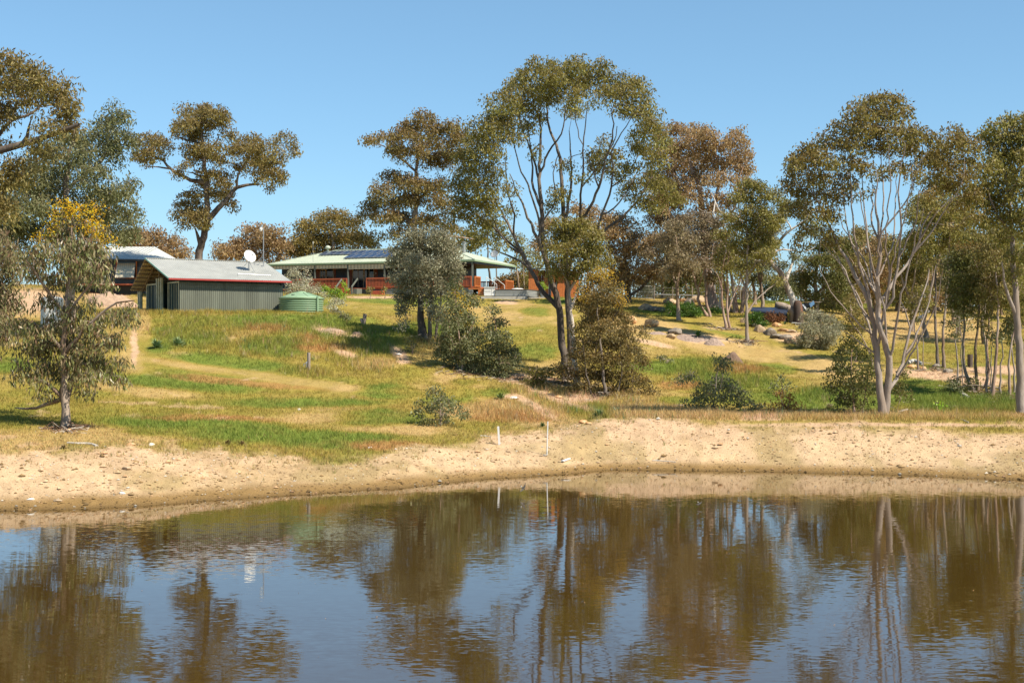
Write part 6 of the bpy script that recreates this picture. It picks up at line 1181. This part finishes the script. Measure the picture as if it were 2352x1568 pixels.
log('pale fallen branch in the shade under the slim gums', [(2105,950),(2140,952),(2165,955)], .06, .04, bleach); log('long fallen branch crossing the shade under the slim gums', [(2170,945),(2190,958),(2225,972)], .07, .03, bleach); log('forked fallen branch behind the long one', [(2175,962),(2210,958),(2260,966)], .05, .03, bk_brown)
log('thin branch lying on the far dry slope at the right', [(2195,742),(2215,736),(2235,732)], .06, .03, bleach); log('wet stick lying along the water line', [(1498,1058),(1525,1060),(1552,1062)], .025, .015, bleach, 'stick', 'stick'); log('thin pale stick left of the short white stake', [(1102,1002),(1115,1002),(1128,1004)], .03, .02, bleach, 'stick', 'stick')
log('thick log in the shade at the left of the slim gums', [(2205,905),(2225,915)], .14, .10, bleach, 'log', 'log')
for i in range(14):
    a = random.uniform(0, math.pi); x = 2080+i*5+random.uniform(-2, 2); y = 716-abs(random.gauss(0, 3)); p = gp(x, 717); l = random.uniform(.5, 1.3); dz = random.uniform(0, .9)*(1-abs(i-7)/9)
    k = MB(); c = p+Vector((0, random.uniform(-.5, .5), .12+dz)); d = Vector((math.cos(a), math.sin(a)*.4, random.uniform(-.25, .25)))*l; k.bar(c-d, c+d, .22, .2, sides=7)
    tag(k.build('stacked_log', r_grey if i % 3 else bk_brown), 'cut log in the timber heap on the far right slope', 'log', 'logs of the timber heap on the far slope')
p = gp(2113, 738); k = MB(); k.bar(p+Vector((-.5,0,.1)), p+Vector((.5,.1,.55)), .4, .35, sides=9); k.bar(p+Vector((.2,0,.4)), p+Vector((.9,.2,.9)), .14, sides=6); k.bar(p+Vector((0,0,.3)), p+Vector((-.1,0,.95)), .10, sides=6); tag(k.build('root_stump', bleach), 'white weathered stump with broken roots on the far right slope', 'stump')
p = gp(2228, 843); k = MB(); k.bar(p-Vector((0,0,.1)), p+Vector((0,0,.85)), .38, sides=9); tag(k.build('tree_stump', bk_dark), 'dark cut stump in the shade left of the curved-foot gum', 'stump')
# broken thick limb and stump beside the shelter
p = gp(1838, 738, 60); cs = Vector(((1838-CX)/F*103, 103.0, 0)); cs.z = float(ground(cs.x, cs.y))
st = MB(); DS0 = hit(1838, 742); S = lambda qx, qy, D=0: PW(qx, qy, DS0+D)
v, q = tube(smooth_path([S(1824,742), S(1822,718), S(1802,704), S(1781,699)], .25), np.linspace(.42, .26, len(smooth_path([S(1824,742), S(1822,718), S(1802,704), S(1781,699)], .25))), 10)
st.add([tuple(x) for x in v], [list(map(int, f)) for f in q.reshape(-1,4)]+[list(range(len(v)-10, len(v)))]); tag(st.build('broken_trunk', bk_grey, smooth=True), 'thick broken trunk stub leaning left over the shelter roof', 'tree stump')
st = MB(); v, q = tube([S(1834,747,-.4), S(1834,720,-.4), S(1832,696,-.4), S(1831,690,-.4)], [.55,.42,.34,.2], 10); st.add([tuple(x) for x in v], [list(map(int, f)) for f in q.reshape(-1,4)]+[list(range(len(v)-10, len(v)))]); tag(st.build('tree_stump', bark_mat('red_bark', (.10,.05,.03), (.26,.12,.07), (.07,.05,.04)), smooth=True), 'reddish torn stump standing at the right end of the shelter', 'tree stump')
# dark low shelter, blue sheet, white frame
D_s = hit(1762, 741)+.6; sh = empty('low_shelter', PW(1762,742,D_s), 0, 'low dark shelter with a navy sheet roof in the rock garden', 'shelter')
k = MB(); a, b_, c, d = PW(1724,712,D_s), PW(1806,719,D_s), PW(1812,706,D_s+2.2), PW(1728,705,D_s+2.2); k.slab([tuple(a),tuple(b_),tuple(c),tuple(d)], .12); k.build('roof', mat('navy_sheet', (.03,.04,.07), rough=.4, var=.2), sh)
k = MB()
for qx_ in (1728, 1765, 1803): t_ = PW(qx_, 716, D_s+.1); k.bar((t_.x,t_.y,float(ground(t_.x,t_.y))-.1), t_+Vector((0,0,-.05)), .1)
k.build('post', darktrim, sh)
k = MB(); a = PW(1730,718,D_s+2); b_ = PW(1808,718,D_s+2); k.box(a.x, b_.x, D_s+1.9, D_s+2.0, float(ground(a.x, D_s+2))-.3, a.z+.25); k.build('back_wall', darktrim, sh)
sh2 = empty('tarpaulin', S(1850,705), 0, 'blue and white tarpaulin hung from a pole behind the torn stump', 'tarpaulin')
k = MB(); k.bar(S(1834,694), S(1886,694), .06, sides=6); k.build('pole', bk_brown, sh2)
def rag(nm, pts, m): 
    k = MB(); k.slab([tuple(S(x, y, dz)) for x, y, dz in pts], .04, (0,1,0)); k.build(nm, m, sh2)
rag('dark_fold', [(1840,696,.02),(1862,695,.02),(1860,712,.1),(1850,718,.2),(1844,712,.1)], mat('dark_tarp', (.02,.03,.04), var=.2)); rag('blue_fold', [(1858,697,-.1),(1869,691,-.1),(1871,698,-.15),(1862,706,-.2)], mat('blue_tarp', (.10,.22,.38), var=.2)); rag('white_fold', [(1842,699,-.12),(1846,699,-.12),(1854,710,-.2),(1851,712,-.2)], mat('white_tarp', (.65,.70,.75), var=.1))
e = empty('garden_bench', S(1830,748,-1), 0, 'small white metal seat frame in front of the torn stump', 'seat')
k = MB()
for q1, q2 in (((1818,742),(1819,752)),((1827,741),(1828,750)),((1851,743),(1852,752))): k.bar(S(*q1,-1.5), S(*q2,-1.5), .04)
k.build('legs', whitep, e); k = MB(); k.bar(S(1818,741,-1.5), S(1829,741,-1.5), .3, .05); k.bar(S(1829,742,-1.5), S(1853,743,-1.5), .12, .04); k.build('seat_top', whitep, e)
p = gp(1641, 702); k = MB(); k.bar(p-Vector((0,0,.3)), (p.x, p.y, wz(600,p.y)), .2, sides=12); tag(k.build('metal_pole', galv), 'pale grey metal pole among the rust-brown trunks', 'pole')
# wire gate and fence on the crest
Dg = 139.; e = empty('wire_gate', PW(1470,688,Dg), 0, 'grey wire mesh gate on the crest beneath the pink-brown gum', 'gate')
def gz(q, D=Dg): X = (q-CX)/F*D; return Vector((X, D, float(ground(X, D))))
k = MB(); a = gz(1450); b_ = gz(1500)
hh = 1.35
k.bar(a+Vector((0,0,hh)), b_+Vector((0,0,hh)), .05, sides=6); k.bar(a+Vector((0,0,.15)), b_+Vector((0,0,.15)), .05, sides=6); k.bar(a+Vector((0,0,.75)), b_+Vector((0,0,.75)), .03, sides=6); k.bar(b_, b_+Vector((0,0,hh)), .05, sides=6); k.build('gate_frame', galv, e)
k = MB()
for i in range(24): x = a+(b_-a)*(i/24); k.bar(x+Vector((0,0,.15)), x+Vector((0,0,hh)), .012)
for i in range(7): z = .2+i*.17; k.bar(a+Vector((0,0,z)), b_+Vector((0,0,z)), .012)
k.build('wire_mesh', galv, e)
e = empty('wire_fence', gz(1560), 0, 'low wire fence with grey posts running along the crest from the gate', 'fence')
for q_ in (1430, 1448, 1503, 1545, 1590, 1640, 1700):
    p = gz(q_); k = MB(); k.bar(p-Vector((0,0,.3)), p+Vector((0,0,1.4)), .13 if q_ == 1448 else .09, sides=8); k.build('post', galv if q_ == 1448 else bk_grey, e)
for z in (.3, .6, .9, 1.2):
    for q0, q1 in ((1400,1448),(1503,1700)): k = MB(); k.bar(gz(q0)+Vector((0,0,z)), gz(q1)+Vector((0,0,z)), .014); k.build('wire', galv, e)
for q0, q1, z in ((1400,1448,.95),(1503,1600,.55)):
    k = MB(); k.bar(gz(q0)+Vector((0,.02,z)), gz(q1)+Vector((0,.02,z)), .05, .12); k.build('rail', galv, e)
# old fence post with a tap
p = gp(709, 850); e = empty('fence_post', p, 0, 'grey weathered post with a dark tap standing in the pinkish grass', 'post')
k = MB(); k.bar(p-Vector((0,0,.2)), p+Vector((0,0,1.05)), .20, .18, sides=10); k.build('post', bk_grey, e)
k = MB(); k.bar(p+Vector((-.14,-.05,.15)), p+Vector((-.14,-.05,.42)), .05, sides=6); k.bar(p+Vector((-.14,-.05,.42)), p+Vector((-.28,-.08,.36)), .05, sides=6); k.bar(p+Vector((-.28,-.08,.36)), p+Vector((-.28,-.08,.22)), .045, sides=6); k.bar(p+Vector((-.14,-.05,.42)), p+Vector((-.05,0,.5)), .09, sides=6); k.build('tap', galv, e)
p = gp(835, 745); k = MB(); k.bar(p-Vector((0,0,.1)), p+Vector((.12,0,.75)), .28, .2, sides=7); k.bar(p-Vector((0,0,.1)), p+Vector((-.2,.1,.4)), .2, sides=6); tag(k.build('tree_stump', bk_grey), 'small grey stump on the mound edge right of the tank', 'stump')
# white stakes and plank
p = gp(1147, 1021); o = MB(); o.bar(p-Vector((0,0,.1)), p+Vector((-.05,0,.80)), .085, .07); tag(o.build('white_stake', whitep), 'short thick white stake on the gravel bank', 'stake')
p = gp(1256, 1046); o = MB(); o.bar(p-Vector((0,0,.1)), p+Vector((.04,0,1.46)), .05, .05, sides=8); tag(o.build('white_stake', whitep), 'tall thin white stake near the water edge', 'stake')
p = gp(1300, 1060); k = MB(); k.bar(p+Vector((-.17,-.3,.04)), p+Vector((.17,.45,.09)), .12, .04); tag(k.build('white_plank', whitep), 'short white plank lying on the shore right of the tall stake', 'plank')
# swallows over the water
feather = mat('bird_dark_feather', (.035,.028,.022), rough=.6, var=.2); belly = mat('bird_white_feather', (.7,.66,.58), rough=.7, var=.05)
def swallow(label, P, tilt, yaw, roll, sc):
    e = empty('swallow', P, 0, label, 'bird'); Mx = Matrix.Translation(P) @ Matrix.Rotation(tilt, 4, 'Y') @ Matrix.Rotation(yaw, 4, 'Z') @ Matrix.Rotation(roll, 4, 'X') @ Matrix.Scale(sc, 4)
    fr = lambda a, b, z: tuple(Mx @ Vector((a, b, z)))
    bm = bmesh.new(); prb = [(-.085,.004),(-.06,.014),(-.02,.022),(.03,.023),(.058,.016),(.072,.014),(.085,.009),(.098,.002)]; n = 12; rings = []
    k = MB(fr); vs = [(x, r*math.cos(2*math.pi*j/n), r*.9*math.sin(2*math.pi*j/n)) for x, r in prb for j in range(n)]; fs = [[i*n+j, i*n+(j+1) % n, (i+1)*n+(j+1) % n, (i+1)*n+j] for i in range(len(prb)-1) for j in range(n)]
    # wings and forked tail share the one body surface
    for s in (1, -1):
        wp = [(.045,.015),(.05,.06),(.035,.11),(-.01,.19),(-.035,.215),(-.02,.16),(-.012,.10),(-.02,.05),(-.02,.015)]; b0 = len(vs)
        vs += [(x, s*y, .010+.10*y) for x, y in wp]+[(x, s*y, .004+.10*y) for x, y in wp]; m = len(wp)
        fs += [[b0+i for i in (0,1,7,8)],[b0+i for i in (1,2,6,7)],[b0+i for i in (2,3,5,6)],[b0+i for i in (3,4,5)]]; fs += [[i+m for i in f[::-1]] for f in fs[-4:]]; fs += [[b0+i, b0+m+i, b0+m+(i+1) % m, b0+(i+1) % m] for i in range(m)]
        b0 = len(vs); vs += [(-.07,0,.004),(-.07,s*.012,.004),(-.145,s*.034,.004),(-.105,s*.004,.004),(-.07,0,0),(-.07,s*.012,0),(-.145,s*.034,0),(-.105,s*.004,0)]; fs += [[b0,b0+1,b0+2,b0+3],[b0+7,b0+6,b0+5,b0+4],[b0,b0+4,b0+5,b0+1],[b0+1,b0+5,b0+6,b0+2],[b0+2,b0+6,b0+7,b0+3]]
    k.add(vs, fs); k.build('body', feather, e, smooth=False)
    k = MB(fr); vs = [(x, r*1.06*math.cos(a), r*.98*math.sin(a)) for x, r in prb[1:5] for a in [math.pi+math.pi*j/6 for j in range(7)]]; k.add(vs, [[i*7+j, i*7+j+1, (i+1)*7+j+1, (i+1)*7+j] for i in range(3) for j in range(6)]); k.build('belly', belly, e)
    k = MB(fr); k.bar((-.088,0,.006),(-.062,0,.013),.03,.012); k.build('rump', belly, e)
swallow('banking swallow gliding low over the pond left of the tall stake reflection', PW(1201,1120,50.), R(38), R(8), R(62), 1.0)
swallow('smaller distant swallow skimming the pond toward the right', PW(1605,1156,46.6), R(62), R(-10), R(50), .75)
# the odd leaf floating on the pond
_r = np.random.default_rng(9); n = 110; Y = _r.uniform(22, 48, n); X = _r.uniform(-.37, .37, n)*Y; a = _r.uniform(0, 6.28, n); l = _r.uniform(.012, .028, n)
V = np.stack([np.stack([X+np.cos(a+t)*l*s, Y+np.sin(a+t)*l*s, np.full(n, zz)], 1) for t, s, zz in ((0, 1, .012), (1.57, .4, .006), (3.14, 1, .02), (4.71, .4, .006))], 1).reshape(-1, 3)
me = np_mesh('floating_leaves', V, 4, np.arange(n*4), gravm, attrs=[('albedo', 'FACE', np.tile([.26, .15, .06], (n, 1)))]); tag(link_mesh('floating_leaves', me), 'tiny brown leaves and flecks floating on the pond', 'floating leaves', kind='stuff')
